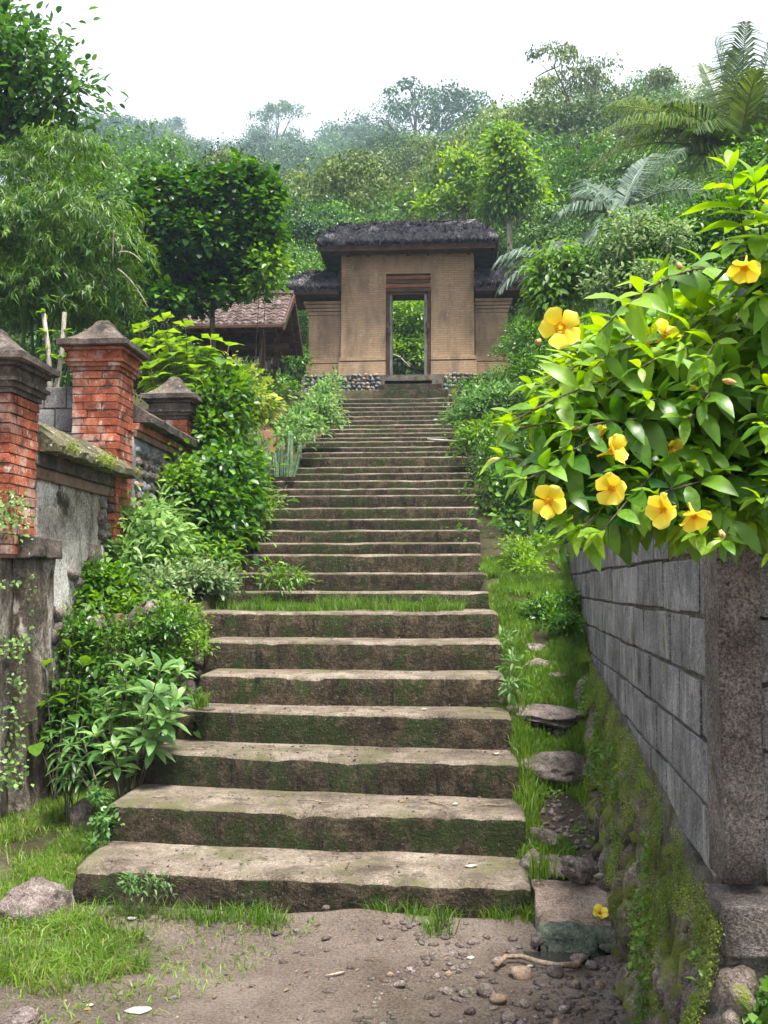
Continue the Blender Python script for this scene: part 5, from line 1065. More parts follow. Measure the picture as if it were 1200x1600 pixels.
# undergrowth covering the hill
def undergrowth(name, x0, x1, y0, y1, n, leaf, mat, seed, hgt, keep=None):
    g = np.random.default_rng(seed); x = g.uniform(x0, x1, n); y = y0*(y1/y0)**g.random(n); x = x*(y/y1)
    if keep is not None: k = keep(x, y); x, y = x[k], y[k]
    per = 60; x = np.repeat(x[::per], per); y = np.repeat(y[::per], per); n = len(x); q = unit(g.normal(size=(n, 3))); q[:, 2] = np.abs(q[:, 2]); cr = np.repeat(g.uniform(.5, 1.5, n//per+1), per)[:n]*hgt*g.uniform(.75, 1.05, n)
    x = x+q[:, 0]*cr*1.3; y = y+q[:, 1]*cr*1.3; z = T(x, y)*0+np.repeat(T(x[::per], y[::per]), per)[:n]+q[:, 2]*cr
    up = unit(q+.4*g.normal(size=(n, 3))); d = unit(np.cross(up, g.normal(size=(n, 3)))+q*.2)
    V, Fc, k = leafV(np.stack([x, y, z], -1), d, up, leaf*g.uniform(.6, 1.4, n), .65, 'dia'); tint = np.clip(.45+.2*g.normal(size=n)+.25*fbm(x*.4, y*.4, 0, 2), 0, 1)
    return tag(obj(name, mesh(name, V, Fc, M[mat], False, np.repeat(tint, k))), 'tangle of undergrowth covering the hillside', 'undergrowth', kind='stuff')
undergrowth('hill_undergrowth', -55, 60, 24.6, 100, 62000, .26, 'L_forest', 301, .8)
u2 = undergrowth('far_undergrowth', -170, 90, 100, 290, 38000, 1.1, 'L_forest', 302, 6.0); u2['label'] = 'hazy undergrowth covering the far misty hillside'
u3 = undergrowth('slope_undergrowth', -22, 18, 8.6, 25, 66000, .08, 'L_mid', 303, .35, lambda x, y: ((x < -2.75) & (y > 11.5)) | ((x > np.where(y < 11, 1.3, .45)) & (y > 10.8)) | ((x < -2.5) & (y > 11.5) & ((y < 14.0) | (y > 18))))
u3['label'] = 'low green undergrowth on the slopes either side of the stairs'
shrub('lit_bush', 'sunlit green bush seen through the open doorway', [L(640, 500, 27, 34, 40), L(625, 560, 26.8, 26, 30), L(655, 560, 27, 28, 34)], 2600, .13, .5, 'L_bright', 76, clump=.16, per=9, inner=.3, base=(P(640, 600, 27).x, 27, Tf(-1, 27)))
brn = P(612, 575, 26); t = thing('fallen_branch', 'pale bare branch lying among leaves seen through the doorway', 'branch', brn)
obj('branch', MB().tube([P(612, 553, 26.2), P(625, 558, 26), P(635, 568, 25.9), P(645, 578, 25.8)], [.015, .024, .02, .01], 6).mesh('branch', M['palebark'], True), t)

# ================================================================== allamanda bush over the block wall
def allamanda():
    rr = random.Random(12); base = Vector((1.45, 3.7, 1.3)); t = thing('allamanda_bush', 'allamanda bush with yellow trumpet flowers overhanging the concrete block wall', 'bush', base)
    LV = [big_leaf('leaf', M['L_alla'], 1, .33+.035*k, .18+.08*k, .22, False, .08+.2*k, .014) for k in range(5)]; LY = [big_leaf('leaf', M['L_allayoung'], 1, .37, .15, .25, False, .35+.2*k, .01) for k in range(3)]
    items = []; mb = MB()
    def shoot(root, tip, young, lift, leaf=.10, nodes=8, cover=.6, r0=.0045):
        pts = curve(root, tip, lift, 14); mb.tube(pts, [lerp(r0, .0018, i/13) for i in range(14)], 5); a0 = rr.random()*6.28
        for k in range(nodes):
            f = 1-cover*k/(nodes-1); i = min(12, int(f*13)); p = pts[i].lerp(pts[i+1], f*13-i) if i < 13 else pts[13]; ax = (pts[min(13, i+1)]-pts[max(0, i-1)]).normalized(); a0 += .8
            o = ax.orthogonal().normalized(); o2 = ax.cross(o); m = 3 if rr.random() < .6 else 4
            for j in range(m):
                a = a0+j*6.283/m+rr.uniform(-.25, .25); rd = o*math.cos(a)+o2*math.sin(a); d = rd+ax*(1.3 if k == 0 else .55 if k < 3 else .3)+Vector((0, 0, -.25*(k > 1)+rr.uniform(-.2, .2)))
                up = ax*.55+Vector((0, 0, .9))+Vector((rr.uniform(-.3, .3), rr.uniform(-.3, .3), 0)); s = leaf*rr.uniform(.75, 1.2)*(.62 if k == 0 else .85 if k == 1 else 1)
                L_ = LY if (young and k < 5 or k == 0) else LV; items.append((L_[rr.randrange(len(L_))], frame(p, d, up, s)))
    tipl = []
    upper = [(800, 648), (850, 600), (830, 655), (880, 590), (905, 560), (935, 520), (960, 545), (985, 500), (1010, 520), (1040, 490), (1065, 515), (1090, 475), (1115, 500), (1140, 470), (1165, 495), (1195, 460), (1180, 520), (900, 620), (930, 600), (965, 590), (1000, 575), (1030, 560), (1075, 560), (1110, 550), (1150, 545), (860, 660), (820, 690)]
    for a, b in upper: tipl.append((a, b, True))
    # outline of the mass
    bx = [790, 830, 880, 950, 1050, 1150, 1230]; byt = [660, 590, 555, 520, 490, 470, 450]; byb = [720, 800, 835, 850, 845, 860, 870]
    while len(tipl) < 185:
        a = rr.uniform(795, 1230); lo, hi = np.interp(a, bx, byt), np.interp(a, bx, byb); b = lo+(hi-lo)*rr.random()
        tipl.append((a, b, b < lo+.30*(hi-lo) and rr.random() < .8))
    for a, b in ((785, 716), (850, 780), (830, 745), (900, 815), (940, 830), (985, 820), (1030, 815), (1090, 830), (1130, 845), (1060, 800), (880, 850), (1120, 800), (1170, 815), (1000, 790), (880, 760)): tipl.append((a, b, False))
    for (a, b, yg) in tipl:
        Y = rr.uniform(2.25, 2.75) if b > 760 or a < 900 else rr.uniform(2.3, 3.3); tip = P(a, b, Y)
        root = Vector((min(1.9, max(.85, tip.x+rr.uniform(.35, .6))), rr.uniform(2.75, 3.5), 1.95+.5*max(0, (700-b)/300)+rr.uniform(-.15, .25)))
        shoot(root, tip, yg, rr.uniform(.02, .18), .098, 9)
    # tall vertical shoot and side shoots
    shoot(P(1215, 600, 2.5), P(1142, 268, 2.4), True, .0, .115, 11, .85, .006); shoot(P(1200, 480, 2.5), P(1180, 290, 2.35), True, 0, .11, 7, .8); shoot(P(1230, 520, 2.5), P(1215, 330, 2.3), True, 0, .115, 7, .8)
    # inside of the bush and the part out of frame
    for k in range(80):
        tip = Vector((rr.uniform(.75, 2.2), rr.uniform(2.6, 3.6), rr.uniform(1.85, 2.4))); shoot(Vector((1.45, 3.5, 1.5)), tip, False, .2, .10, 6, .4)
    obj('stem', mb.mesh('stem', M['bark'], True), t)
    items.sort(key=lambda it: (it[1].translation-cam.location).length+(.8 if it[1].translation.x > 1.05 else 0))
    for me, mw in items[:300]: obj('leaf', me, t, mw)
    rest = items[300:]; ol = [i for i in rest if i[0] in LV]; yl = [i for i in rest if i[0] in LY]
    tag(obj('foliage', join_leaves('foliage', ol, M['L_alla']), t), kind='stuff'); tag(obj('young_foliage', join_leaves('young_foliage', yl, M['L_allayoung']), t), kind='stuff')
    # flowers: trumpet throat with five rounded petals each
    nst, nw = 9, 7; V = []; Fc = []; tv = []
    for i in range(nst):
        f = i/(nst-1); zc = -.18*f*f+.30*f; rad = .16+.84*f
        for j in range(nw):
            g = j/(nw-1)*2-1; wd = (.25+.75*(f/.62)**.8 if f < .62 else math.sqrt(max(0.06, 1-((f-.62)/.385)**2))); V.append((g*.455*wd, rad-.06*g*g*f, zc-.05*g*g+.12*g*f))
    for i in range(nst-1):
        for j in range(nw-1): Fc.append((i*nw+j, i*nw+j+1, (i+1)*nw+j+1, (i+1)*nw+j)); tv.append(min(1, .25+.9*(i/(nst-1))))
    PET = mesh('petal', V, Fc, M['petal'], True, tv)
    thr = MB().tube([(0, 0, -.95), (0, 0, -.6), (0, 0, -.3), (0, 0, -.05), (0, 0, .06)], [.045, .06, .12, .19, .23], 10); thr.F = [f for f in thr.F if len(f) == 4]; thr.M = [0]*len(thr.F)
    THR = mesh('throat', thr.V, thr.F, M['petal'], True, [.55]*10+[.5]*10+[.15]*10+[.02]*10)
    return t, PET, THR
AT, PETAL, THROAT = allamanda()
def flower(par, pos, face, R, closed=0.0, seed=0, root=False):
    z = Vector(face).normalized(); x = z.orthogonal().normalized(); y = z.cross(x); rr = random.Random(seed)
    m = Matrix(((x.x, y.x, z.x, pos[0]), (x.y, y.y, z.y, pos[1]), (x.z, y.z, z.z, pos[2]), (0, 0, 0, 1))) @ Matrix.Diagonal((R, R, R, 1))
    if root:
        f = bpy.data.objects.new('fallen_flower', THROAT); COL.objects.link(f); f.matrix_basis = m
    else: f = obj('flower', THROAT, par, m)
    for k in range(5):
        sub('petal', PETAL, f, Matrix.Rotation(k*2*math.pi/5+rr.uniform(-.12, .12)+seed, 4, 'Z') @ Matrix.Rotation(closed+rr.uniform(-.12, .12), 4, 'X') @ Matrix.Diagonal((rr.uniform(.92, 1.08), rr.uniform(.9, 1.05), 1, 1)))
    return f
toc = lambda p: (cam.location-Vector(p)).normalized()
for i, (px, py, Y, R, off, cl) in enumerate(((876, 512, 2.22, .048, (.05, 0, .12), 0), (957, 764, 2.2, .040, (-.35, 0, -.25), .25), (857, 783, 2.2, .040, (.25, .1, -.15), .15), (1037, 796, 2.15, .042, (-.8, .1, -.2), .3), (1084, 806, 2.15, .038, (.35, .2, -.9), .35), (957, 704, 2.3, .042, (.7, .5, .3), .4),
        (1164, 418, 2.25, .040, (-.1, .2, -.9), .25), (1040, 522, 2.45, .040, (.6, .3, .8), .3), (1018, 528, 2.5, .034, (-.8, .3, .4), .6), (937, 684, 2.35, .034, (0, .8, .9), .9), (908, 680, 2.4, .030, (-.3, .6, .9), .9), (1046, 700, 2.45, .034, (.9, .2, -.2), .6))):
    p = P(px, py, Y); flower(AT, p, toc(p)+Vector(off), R, cl, i*.7+.3)
budm = noisy('flower_bud', [(0.3, (0.32, 0.15, 0.05)), (0.7, (0.55, 0.38, 0.14))], 6, 30, 0.6, 0.2)
for px, py, Y, ex, ey in ((785, 716, 2.4, -24, 6), (1150, 598, 2.3, -22, -4), (1125, 828, 2.2, 6, 14), (1090, 600, 2.4, -12, 10), (845, 530, 2.25, -8, 8), (1060, 410, 2.3, 3, 12)):
    a, b = P(px, py, Y), P(px+ex, py+ey, Y); obj('bud', MB().tube([a, a.lerp(b, .3), a.lerp(b, .6), a.lerp(b, .85), b], [.003, .006, .0075, .005, .001], 7).mesh('bud', budm, True), AT)

# ================================================================== footing plants, ivy, moss
def tiny(name, label, pts, nrm, leaf, mat, seed, width=.7, cat='moss'):
    g = np.random.default_rng(seed); n = len(pts); d = unit(g.normal(size=(n, 3))+nrm*.5); up = unit(nrm+.5*g.normal(size=(n, 3))+np.array([0, 0, .4])); V, Fc, k = leafV(pts, d, up, leaf*g.uniform(.5, 1.4, n), width, 'dia')
    tint = np.clip(.45+.22*g.normal(size=n)+.3*fbm(pts[:, 1]*7, pts[:, 2]*7, 0, 2), 0, 1); return tag(obj(name, mesh(name, V, Fc, M[mat], False, np.repeat(tint, k))), label, cat, kind='stuff')
g = np.random.default_rng(41)
def footpts(n, seed, thr, lo=0.0, hi=1.0, dmax=7.8):
    g = np.random.default_rng(seed); d = 3.1+(dmax-3.1)*g.random(n)**1.2; f = lo+(hi-lo)*g.random(n); zg = T(np.full(n, .62), d); zt = np.interp(d, [3.0, 4.9, 7.25, 8.0], [.64, .86, 1.06, 1.12]); z = zg+(zt-zg)*f
    k = fbm(d*2.6, z*3.2, 2.0, 3)+1.1*(f-.62) > thr; d, z, f = d[k], z[k], f[k]; x = wallx(d)-.15+.13*f-.03*g.random(len(d))-.03*np.clip(fbm(d*6, z*6, 0, 2), 0, 1); return np.stack([x, d, z], -1)
pm = footpts(100000, 42, -.28); tiny('moss_cushion', 'yellow green moss and tiny ferns covering the stone footing of the block wall', pm, np.array([-.8, 0, .6]), .0075, 'moss', 43)
pm = footpts(4000, 44, .2, 0, .8); tiny('footing_weeds', 'small bright weeds sprouting between the footing stones of the block wall', pm+np.array([-.02, 0, 0]), np.array([-.8, -.1, .6]), .026, 'L_bright', 45, .7, 'weeds')
n = 3000; x = g.uniform(.40, .82, n); y = g.uniform(5.3, 6.7, n); k = fbm(x*6, y*5, 9, 3) > .1; x, y = x[k], y[k]
tiny('path_weeds', 'small creeping weeds between the stones of the lower path', np.stack([x, y, T(x, y)+.03*g.random(len(x))], -1), np.array([0, -.2, 1]), .028, 'L_bright', 49, .65, 'weeds')
n = 5200; x = g.uniform(.78, 1.45, n); z = g.uniform(.02, .62, n); k = (fbm(x*5, z*5, 4, 3)+1.4*(x-.98)-0.5*(z > .54)) > .0; x, z = x[k], z[k]
tiny('ivy', 'dark green ivy spreading over the front stones below the corner column', np.stack([x, 3.02-.05*g.random(len(x))-.06*(.5-z), z], -1), np.array([-.1, -1, .3]), .032, 'L_mid', 46, .8, 'ivy')
n = 1500; z = g.uniform(.1, 2.2, n); y = g.uniform(6.4, 7.0, n); k = (fbm(y*5, z*5, 7, 3)+.2*(z > 1.9)-.35*(z > .5)*(z < 1.85)) > .12
tiny('pier_creeper', 'tiny creeper and lichen clinging to the plaster pier and weathered pillar', np.stack([np.full(n, -2.90)+.12*g.random(n)-.0*y, y-.06, z], -1)[k], np.array([.7, -.6, .4]), .035, 'L_pale', 47, .7, 'creeper')
n = 2600; y = g.uniform(7.1, 8.9, n); k = fbm(y*6, y*0, 3, 2) > -.1; tiny('lichen', 'pale lichen and moss tufts along the edge of the sloping coping', np.stack([-2.66+g.normal(0, .02, n), y, 2.56+g.normal(0, .025, n)], -1)[k], np.array([.6, 0, .8]), .018, 'moss', 48)

# ================================================================== grass
gr = np.random.default_rng(51)
def gk(px0, px1): pass
pth = scatter(gr, 90000, .25, 1.25, 5.0, 10.6, lambda x, y: (x > np.where(y < 10, .30, .25)) & (x < wallx(y)-.02) & (fbm(x*3.2, y*2.2, 1, 3)+np.clip((y-5.0)*.5, -.1, .9)-.75*np.exp(-((x-.60)/.17)**2)*(y < 5.5)-.5*np.exp(-((x-.6)/.17)**2)*np.exp(-((y-6.95)/.2)**2)-.9*np.exp(-((x-.66)/.15)**2)*(y >= 7.9)*(y < 8.4) > .05))
tag(obj('path_grass', grass_mesh('path_grass', pth, .075, M['grass'], 52, .8, .0035)), 'short bright grass growing on the sloping path beside the stairs', 'grass', kind='stuff')
tf = tufts(gr, [(.40+gr.normal(0, .02), 5.2+.0*k, Tf(.42, 5.6)) for k in range(1)]+[(.42, 6.0+.06*k, Tf(.42, 6.0+.06*k)) for k in range(6)]+[(.40, 6.4+.12*k, Tf(.42, 6.4+.12*k)) for k in range(10)], 70, .03)
tag(obj('edge_grass', grass_mesh('edge_grass', tf, .15, M['grass'], 53, .6, .0035)), 'longer grass tufts along the right ends of the lower steps', 'grass', kind='stuff')
gl_ = scatter(gr, 60000, -2.9, -.9, 3.9, 7.6, lambda x, y: ((fbm(x*3.2, y*3.2, 3, 4)+.35*gr.normal(size=len(x)) > np.where(y < 5.1, -.2, .1)) & (x < np.interp(y, [3.9, 4.15, 4.45, 4.75, 5.0, 5.3, 5.6, 8], [-2.4, -1.6, -1.35, -1.25, -1.9, -1.93, -1.97, -2.0])+.08*fbm(x*7, y*7, 1, 2)) & (y > 4.12-.25*(x+1.5)*.3)))
tag(obj('lawn_grass', grass_mesh('lawn_grass', gl_, .10, M['grass'], 54, 1.7, .0030)), 'patch of green grass around the grey boulder at the stair foot', 'grass', kind='stuff')
dg = gl_[gr.random(len(gl_)) < .12]
tag(obj('dry_grass', grass_mesh('dry_grass', dg, .10, M['drygrass'], 59, 1.8, .003)), 'dry straw coloured blades mixed into the grass at the stair foot', 'grass', kind='stuff')
c = [(x, 4.98+gr.normal(0, .03), 0.0) for x in np.linspace(-1.7, -.85, 14)]
tag(obj('stair_foot_grass', grass_mesh('stair_foot_grass', tufts(gr, c, 90, .035), .13, M['grass'], 55, .9, .003)), 'fringe of grass along the left base of the lowest step', 'grass', kind='stuff')
c = [(G(a, b).x, G(a, b).y, 0) for a, b in ((590, 1448), (605, 1446), (650, 1452), (675, 1440), (690, 1460), (700, 1430), (720, 1425), (735, 1440), (680, 1470), (705, 1445), (790, 1455), (800, 1440), (770, 1450))]
tag(obj('stair_foot_grass', grass_mesh('stair_foot_grass', tufts(gr, c, 75, .028), .14, M['grass'], 56, .9, .003)), 'loose grass tufts growing at the right base of the lowest step', 'grass', kind='stuff')
lx0, lx1 = P(330, 940, 8.6).x, P(722, 940, 8.9).x
ld = scatter(gr, 16000, lx0, lx1, 8.3, 9.28, lambda x, y: fbm(x*3.5, y*5, 8, 4)+.5*gr.normal(size=len(x))*.5+1.1*(y-8.9) > .02, lambda x, y: 1.395+0*x)
tag(obj('landing_grass', grass_mesh('landing_grass', ld, .085, M['grass'], 57, 1.2, .0035)), 'strip of short grass growing across the first stair landing', 'grass', kind='stuff')
c = [(gr.uniform(lx0, lx1), gr.uniform(8.6, 9.2), 1.395) for k in range(34)]
tag(obj('landing_tufts', grass_mesh('landing_tufts', tufts(gr, c, 26, .03), .16, M['grass'], 65, 1.5, .003)), 'scruffy taller grass tufts on the first stair landing', 'grass', kind='stuff')
sp = scatter(gr, 2600, -2.8, -.5, 3.6, 5.0, lambda x, y: x < -.6-.5*(5-y))
tag(obj('sparse_grass', grass_mesh('sparse_grass', sp, .05, M['grass'], 66, 1.9, .003)), 'sparse short grass thinning out into the bare earth', 'grass', kind='stuff')
tt = thing('grass_tuft', 'single spiky grass tuft on the left end of the fifth step', 'grass', P(310, 1150, 6.75)); pz = .812
tag(obj('blades', grass_mesh('blades', tufts(gr, [(P(305, 1150, 6.72).x, 6.74, pz), (P(312, 1150, 6.72).x, 6.78, pz)], 60, .018), .14, M['grass'], 58, 1.0, .003), tt), kind='stuff')
obj('roots', rock_mesh('roots', M['ground'], 3.3, 2, .3, .4), tt, TRS((P(318, 1150, 6.72).x, 6.76, .81), (0, 0, 0), (.07, .04, .03)))

# ================================================================== stones, slab, litter
def rock(name, label, px, py, z, w, h, k, dep=None, mat=None, big=True, rot=0.0, cat='rock', group=None):
    p = G(px, py, z); s = PXr(w, p.y)/2; hh = PXr(h, p.y)/2
    o = bpy.data.objects.new(name, (BIGROCK if big else ROCK['stone'])[k % 4]); COL.objects.link(o)
    o.matrix_basis = TRS((p.x, p.y+s*.4, z+hh*.45), (0, 0, rot), (s, (dep or s*.8), hh*1.35)); return tag(o, label, cat, group)
rock('boulder', 'large rough grey boulder in the grass left of the lowest step', 52, 1445, 0.0, 125, 70, 0)
rock('boulder', 'small rounded rock half buried in grass beside the large grey boulder', 148, 1452, 0.0, 66, 34, 1)
rock('boulder', 'brown upright stone at the left end of the second step', 125, 1300, 0.04, 40, 55, 2)
rock('flat_rock', 'pale flat rock lying in the dirt at the very bottom left', 20, 1605, 0.0, 70, 22, 3)
def slab(label, px, py, Y, w, dep, h, k, rot=0.0, mat='stone'):
    x = P(px, py, Y).x; z = Tf(x, Y); o = bpy.data.objects.new('path_stone', BIGROCK[k % 4]); COL.objects.link(o); o.matrix_basis = TRS((x, Y, z+h*.1), (0.1, 0, rot), (w/2, dep/2, h)); return tag(o, label, 'stone', 'stones set in the grass path')
slab('broad flat grey stone set in the grass path', 855, 1120, 6.95, .44, .55, .06, 1, .3)
slab('thick overhanging stone block across the path below the broad flat stone', 872, 1185, 6.35, .46, .36, .11, 2, .1)
slab('small pale flat stone high on the grass path', 838, 1025, 8.0, .20, .2, .05, 3, .8)
slab('narrow half buried stone below the pale flat stone', 842, 1045, 7.7, .22, .14, .05, 0, .2)
slab('little stone between the pale flat stone and the broad flat stone', 872, 1058, 7.5, .12, .12, .04, 1, .2)
slab('brown stone beside the long grass tuft on the lower path', 850, 1250, 5.75, .16, .22, .05, 3, 1.0)
slab('triangular grey flat stone just above the concrete slab', 870, 1300, 5.45, .26, .26, .045, 2, .5)
slab('small stone wedged against the right end of the second step', 832, 1300, 5.45, .12, .16, .08, 0, .5)
o = bpy.data.objects.new('loose_rock', BIGROCK[1]); COL.objects.link(o); pr = P(905, 1322, 5.22); o.matrix_basis = TRS((pr.x, 5.22, .24), (.2, .3, .4), (.085, .07, .062)); tag(o, 'reddish brown loose rock resting on the concrete slab', 'rock')
o = bpy.data.objects.new('shell_shard', rock_mesh('shell_shard', M['paper'], 2.2, 2, .3, .6)); COL.objects.link(o); pr = P(937, 1328, 5.2); o.matrix_basis = TRS((pr.x, 5.2, .22), (.9, .2, .3), (.03, .012, .035)); tag(o, 'broken white shard leaning by the reddish brown loose rock', 'shard')
me = MB().box(P(832, 1340, 5.1).x, P(962, 1340, 4.95).x, 4.78, 5.28, -.05, .175).mesh('path_slab', [M['gravel_slab'], M['moss_slab']]); bm = bmesh.new(); bm.from_mesh(me); bmesh.ops.subdivide_edges(bm, edges=list(bm.edges), cuts=14, use_grid_fill=True)
for v in bm.verts: v.co += mnoise.noise_vector(v.co*6)*.014+mnoise.noise_vector(v.co*25)*.006; v.co += mnoise.noise_vector(v.co*11)*(.03 if v.co.y < 4.95 else .004); v.co.z -= .11*max(0, (5.12-v.co.y)/.34)**1.3 if v.co.z > .05 else 0
for f in bm.faces: f.material_index = 1 if f.calc_center_median().y < 4.86 or f.normal.y < -.5 else 0; f.smooth = True
bm.to_mesh(me); bm.free(); tag(obj('path_slab', me), 'sloping pebbled concrete slab with mossy front edge at the path foot', 'slab')
me = bpy.data.meshes.new('puddle'); bm = bmesh.new(); pc = G(872, 1492, 0.012); vs = [bm.verts.new((pc.x+.13*math.cos(a)*(1+.25*math.sin(3*a)), pc.y+.14*math.sin(a)*(1+.2*math.cos(2*a)), Tf(pc.x, pc.y)+.012)) for a in np.linspace(0, 6.1, 26)]; bm.faces.new(vs); bm.to_mesh(me); bm.free(); me.materials.append(M['water']); tag(obj('puddle', me), kind='structure')
# countable stones at the right of the foreground
q = random.Random(8); NST = 'loose stones on the bare earth'
for (a, b, w) in ((843, 1482, 40), (815, 1530, 36), (868, 1525, 32), (905, 1500, 30), (925, 1510, 26), (858, 1475, 22), (760, 1555, 30), (730, 1555, 24), (700, 1550, 20), (780, 1565, 30), (820, 1570, 20), (845, 1575, 24), (795, 1590, 28), (735, 1580, 22), (670, 1558, 18), (625, 1545, 18), (610, 1530, 14), (640, 1520, 14), (700, 1525, 14), (890, 1470, 18), (780, 1512, 24), (750, 1530, 18), (900, 1540, 16), (915, 1575, 14), (870, 1600, 18), (470, 1437, 20), (510, 1448, 12), (595, 1478, 12), (800, 1490, 18), (938, 1540, 16), (880, 1580, 22), (720, 1600, 20), (680, 1585, 18)):
    p = G(a, b, 0); s = PXr(w, p.y)/2; o = bpy.data.objects.new('loose_stone', ROCK[q.choice(['stone', 'stone', 'stone', 'stone', 'tan'])][q.randrange(6)]); COL.objects.link(o)
    o.matrix_basis = TRS((p.x, p.y, Tf(p.x, p.y)+s*.3), (q.uniform(-.3, .3), q.uniform(-.3, .3), q.random()*6), (s, s*q.uniform(.7, 1.1), s*q.uniform(.55, .85))); tag(o, 'loose stone lying on the bare earth before the steps', 'stone', NST)
def pebbles(name, label, pts, smin, smax, mat, seed):
    g = np.random.default_rng(seed); n = len(pts); base = np.array([[1, 0, 0], [-1, 0, 0], [0, 1, 0], [0, -1, 0], [0, 0, 1], [0, 0, -1], [.62, .62, .4], [-.62, .62, .4], [-.62, -.62, .4], [.62, -.62, .4]], float)
    bm = bmesh.new(); vv = [bm.verts.new(b) for b in base]; bmesh.ops.convex_hull(bm, input=vv); bm.verts.index_update(); f = np.array([[v.index for v in fc.verts] for fc in bm.faces if len(fc.verts) == 3]); bv = np.array([list(v.co) for v in bm.verts]); bm.free()
    s = smin+(smax-smin)*g.random(n)**2.2; sh = g.uniform(.6, 1.2, (n, 1, 3))*(1+.2*g.normal(size=(n, len(bv), 1))); sh[:, :, 2] *= .6; a = g.random(n)*6.28; ca, sa = np.cos(a)[:, None], np.sin(a)[:, None]
    v = bv[None]*sh*s[:, None, None]; v = np.stack([v[..., 0]*ca-v[..., 1]*sa, v[..., 0]*sa+v[..., 1]*ca, v[..., 2]], -1)+pts[:, None, :]+np.array([0, 0, .2])*s[:, None, None]
    Fc = (f[None]+(np.arange(n)*len(bv))[:, None, None]).reshape(-1, 3); return tag(obj(name, mesh(name, v.reshape(-1, 3), Fc, M[mat])), label, 'gravel', kind='stuff')
pb = scatter(gr, 16000, -2.6, 1.0, 2.4, 5.0, lambda x, y: (fbm(x*1.5, y*1.5, 4, 3)+np.clip((x+.6)*.55, -.6, .5) > .0) | (gr.random(len(x)) < .12)); pebbles('gravel', 'loose gravel and small pebbles scattered over the bare earth', pb, .003, .026, 'stone', 61)
pb = scatter(gr, 1500, -2.6, .9, 2.4, 5.0, lambda x, y: gr.random(len(x)) < .6); pebbles('pale_gravel', 'sparse pale pebbles and chips on the bare earth', pb, .003, .011, 'tan', 62)
pb = scatter(gr, 2500, .35, .95, 5.2, 7.6, lambda x, y: gr.random(len(x)) < .7); pebbles('path_gravel', 'small stones and crumbs strewn over the sloping path', pb, .004, .028, 'stone', 64)
# grit, dry leaves and twigs on the treads
pts = []
for i in range(8):
    n = 150 if i < 4 else 90; x = gr.uniform(STEPX[i][0]+.15, STEPX[i][1]-.03, n); y = SD[i]+.06+gr.random(n)**.6*(SD[i+1]-SD[i]-.08)+.12*(gr.random(n) < .0); pts.append(np.stack([x, y+.12*(x < -.8), np.full(n, SZ[i]-.004)], -1))
pebbles('tread_grit', 'grit and crumbs of stone lying on the lower treads', np.concatenate(pts), .002, .012, 'stone', 63)
dl_ = np.concatenate([np.stack([gr.uniform(STEPX[i][0]+.2, STEPX[i][1]-.05, 46), SD[i]+.08+gr.random(46)**.7*(SD[i+1]-SD[i]-.02), np.full(46, SZ[i]+.004)], -1) for i in range(7)]+[scatter(gr, 160, -2.4, .8, 2.8, 5.0, lambda x, y: x > -9)+np.array([0, 0, .012])])
tt_ = np.clip(gr.normal(.45, .25, len(dl_)), 0, 1); a_ = gr.random(len(dl_))*6.28; V, Fc, k = leafV(dl_, np.stack([np.cos(a_), np.sin(a_), gr.normal(0, .12, len(a_))], -1), unit(np.array([0, 0, 1.0])+.3*gr.normal(size=(len(dl_), 3))), gr.uniform(.012, .04, len(dl_)), .45)
tag(obj('leaf_litter', mesh('leaf_litter', V, Fc, M['dryleaf'], False, np.repeat(tt_, k))), 'dry brown leaf crumbs lying on the lower steps and earth', 'litter', kind='stuff')
q = random.Random(31); LG2 = 'twigs and litter on the lower steps'
for i, f, ln, a, ml, nm, lab in ((1, .10, .10, .5, 'stick', 'dry_twig', 'short pale dry twig on the left of the second step'), (1, .50, .22, -.3, 'stick', 'dry_twig', 'long thin dry twig on the middle of the second step'), (1, .80, .2, 2.2, 'stick', 'dry_twig', 'thin straw lying across the right of the second step'), (1, .93, .14, .1, 'stick', 'dry_twig', 'straight twig at the right end of the second step'), (2, .16, .15, .1, 'stick', 'dry_twig', 'dark twig at the left of the third step'),
        (3, .62, .16, -.2, 'stick', 'dry_twig', 'dry twig on the middle of the fourth step'), (0, .88, .07, .3, 'paper', 'paper_scrap', 'crumpled white scrap on the right of the lowest step'), (2, .95, .06, .8, 'paper', 'paper_scrap', 'pale curled leaf at the right of the third step'), (1, .84, .04, .4, 'paper', 'paper_scrap', 'tiny white scrap on the second step'), (3, .75, .05, .8, 'paper', 'paper_scrap', 'small white scrap on the fourth step'), (6, .48, .09, .2, 'paper', 'paper_scrap', 'white scraps lying on the grassy landing')):
    x = lerp(STEPX[i][0], STEPX[i][1], f); y = lerp(SD[i], SD[i+1], .55)+.1*(1-f); p = Vector((x, y, SZ[i]+.002)); d = Vector((math.cos(a), math.sin(a), 0))*ln/2
    if ml == 'stick': o = obj(nm, MB().tube([p-d, p-d*.3+Vector((0, .006, .006)), p+d*.4, p+d+Vector((0, 0, .004))], [.003, .0045, .004, .002], 5).mesh(nm, M[ml], True))
    else: o = obj(nm, rock_mesh(nm, M[ml], q.random()*9, 2, .5, .3)); o.matrix_basis = TRS(p+Vector((0, 0, .005)), (0, 0, a), (ln/2, ln/4, .02))
    tag(o, lab, 'twig' if ml == 'stick' else 'litter', LG2)
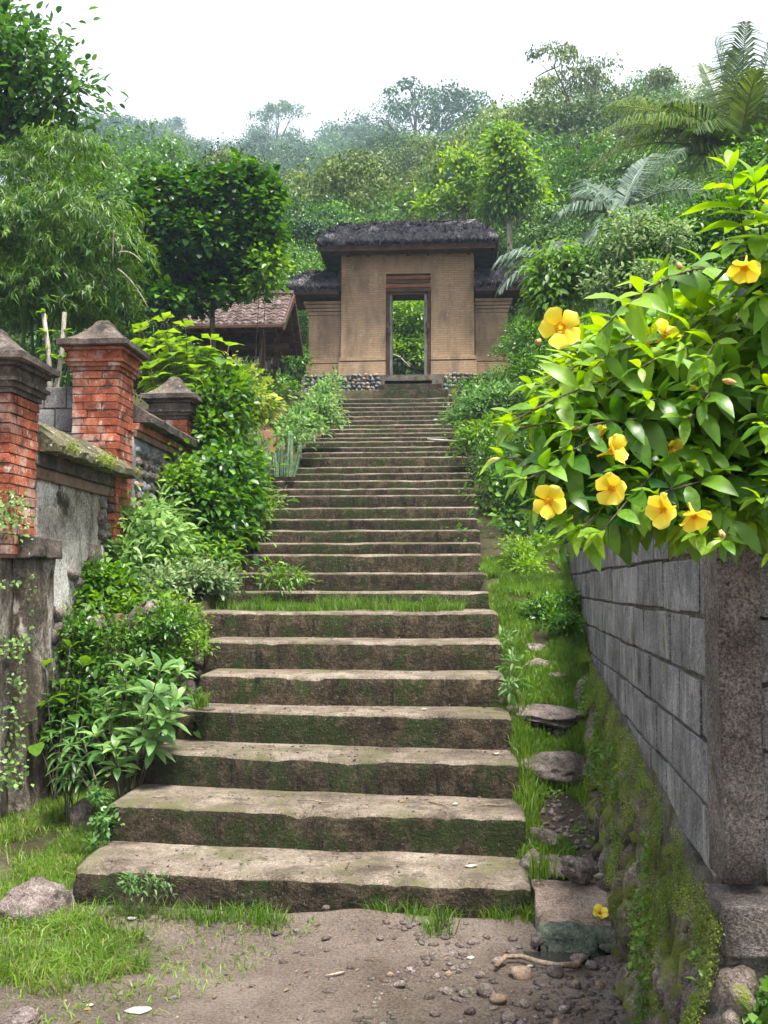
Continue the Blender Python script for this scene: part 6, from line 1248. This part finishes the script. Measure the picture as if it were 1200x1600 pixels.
for a, b, w, nm, lab in ((218, 1580, 44, 'paper_scrap', 'torn white scrap lying on the bare earth'), (140, 1573, 14, 'paper_scrap', 'small white crumb of litter beside the torn scrap'), (205, 1455, 18, 'paper_scrap', 'white chip at the edge of the grass patch'), (735, 1503, 14, 'paper_scrap', 'white chip among the loose stones'), (830, 1512, 16, 'paper_scrap', 'white sliver under the curved stick')):
    p = G(a, b, 0); s = PXr(w, p.y)/2; o = obj(nm, rock_mesh(nm, M['paper'], a*.1, 2, .5, .3)); o.matrix_basis = TRS((p.x, p.y, Tf(p.x, p.y)+.006), (0, 0, .3), (s, s*.6, .02)); tag(o, lab, 'litter')
sp = [G(a, b, .03) for a, b in ((775, 1512), (790, 1497), (815, 1494), (840, 1503), (870, 1507), (900, 1504), (912, 1492))]; me = MB().tube([Vector((p.x, p.y, Tf(p.x, p.y)+.028)) for p in sp], [.010, .011, .011, .011, .012, .014, .012], 7).mesh('curved_stick', M['stick'], True); tag(obj('curved_stick', me), 'curved bare stick lying across the stones by the puddle', 'stick')
sp = [G(a, b, .03) for a, b in ((508, 1518), (530, 1513), (540, 1511))]; tag(obj('dry_twig', MB().tube([Vector((p.x, p.y, Tf(p.x, p.y)+.01)) for p in sp], [.004, .006, .003], 6).mesh('dry_twig', M['stick'], True)), 'short dry twig on the bare earth in front of the steps', 'twig')
pf = P(938, 1410, 4.9); o = flower(None, (pf.x, 4.9, .135), (.1, -.6, .8), .042, .15, 2.0, True); tag(o, 'fallen yellow flower lying at the edge of the concrete slab', 'flower')
f1 = P(690, 688, 16.4); o = obj('pale_branch', MB().tube([P(668, 686, 16.2), P(690, 688, 16.1), P(712, 689, 16.2)], [.012, .02, .014], 5).mesh('pale_branch', M['paper'], True)); tag(o, 'pale dead branch lying across the upper steps', 'branch')

# ================================================================== haze
V = [(x, y, z) for z in (-1.2, 150) for y in (-70, 415) for x in (-415, 415)]
m, nt = newmat('haze'); pvn = N(nt, 'ShaderNodeVolumePrincipled', Color=(0.62, 0.82, 1.0, 1)); pvn.inputs['Density'].default_value = 0.0009; pvn.inputs['Anisotropy'].default_value = 0.0
N(nt, 'ShaderNodeOutputMaterial', Volume=pvn.outputs[0])
hz = obj('haze', mesh('haze', V, [(0, 2, 3, 1), (4, 5, 7, 6), (0, 1, 5, 4), (2, 6, 7, 3), (0, 4, 6, 2), (1, 3, 7, 5)], m)); tag(hz, 'thin bluish mist hanging over the hillside', 'haze', kind='stuff')
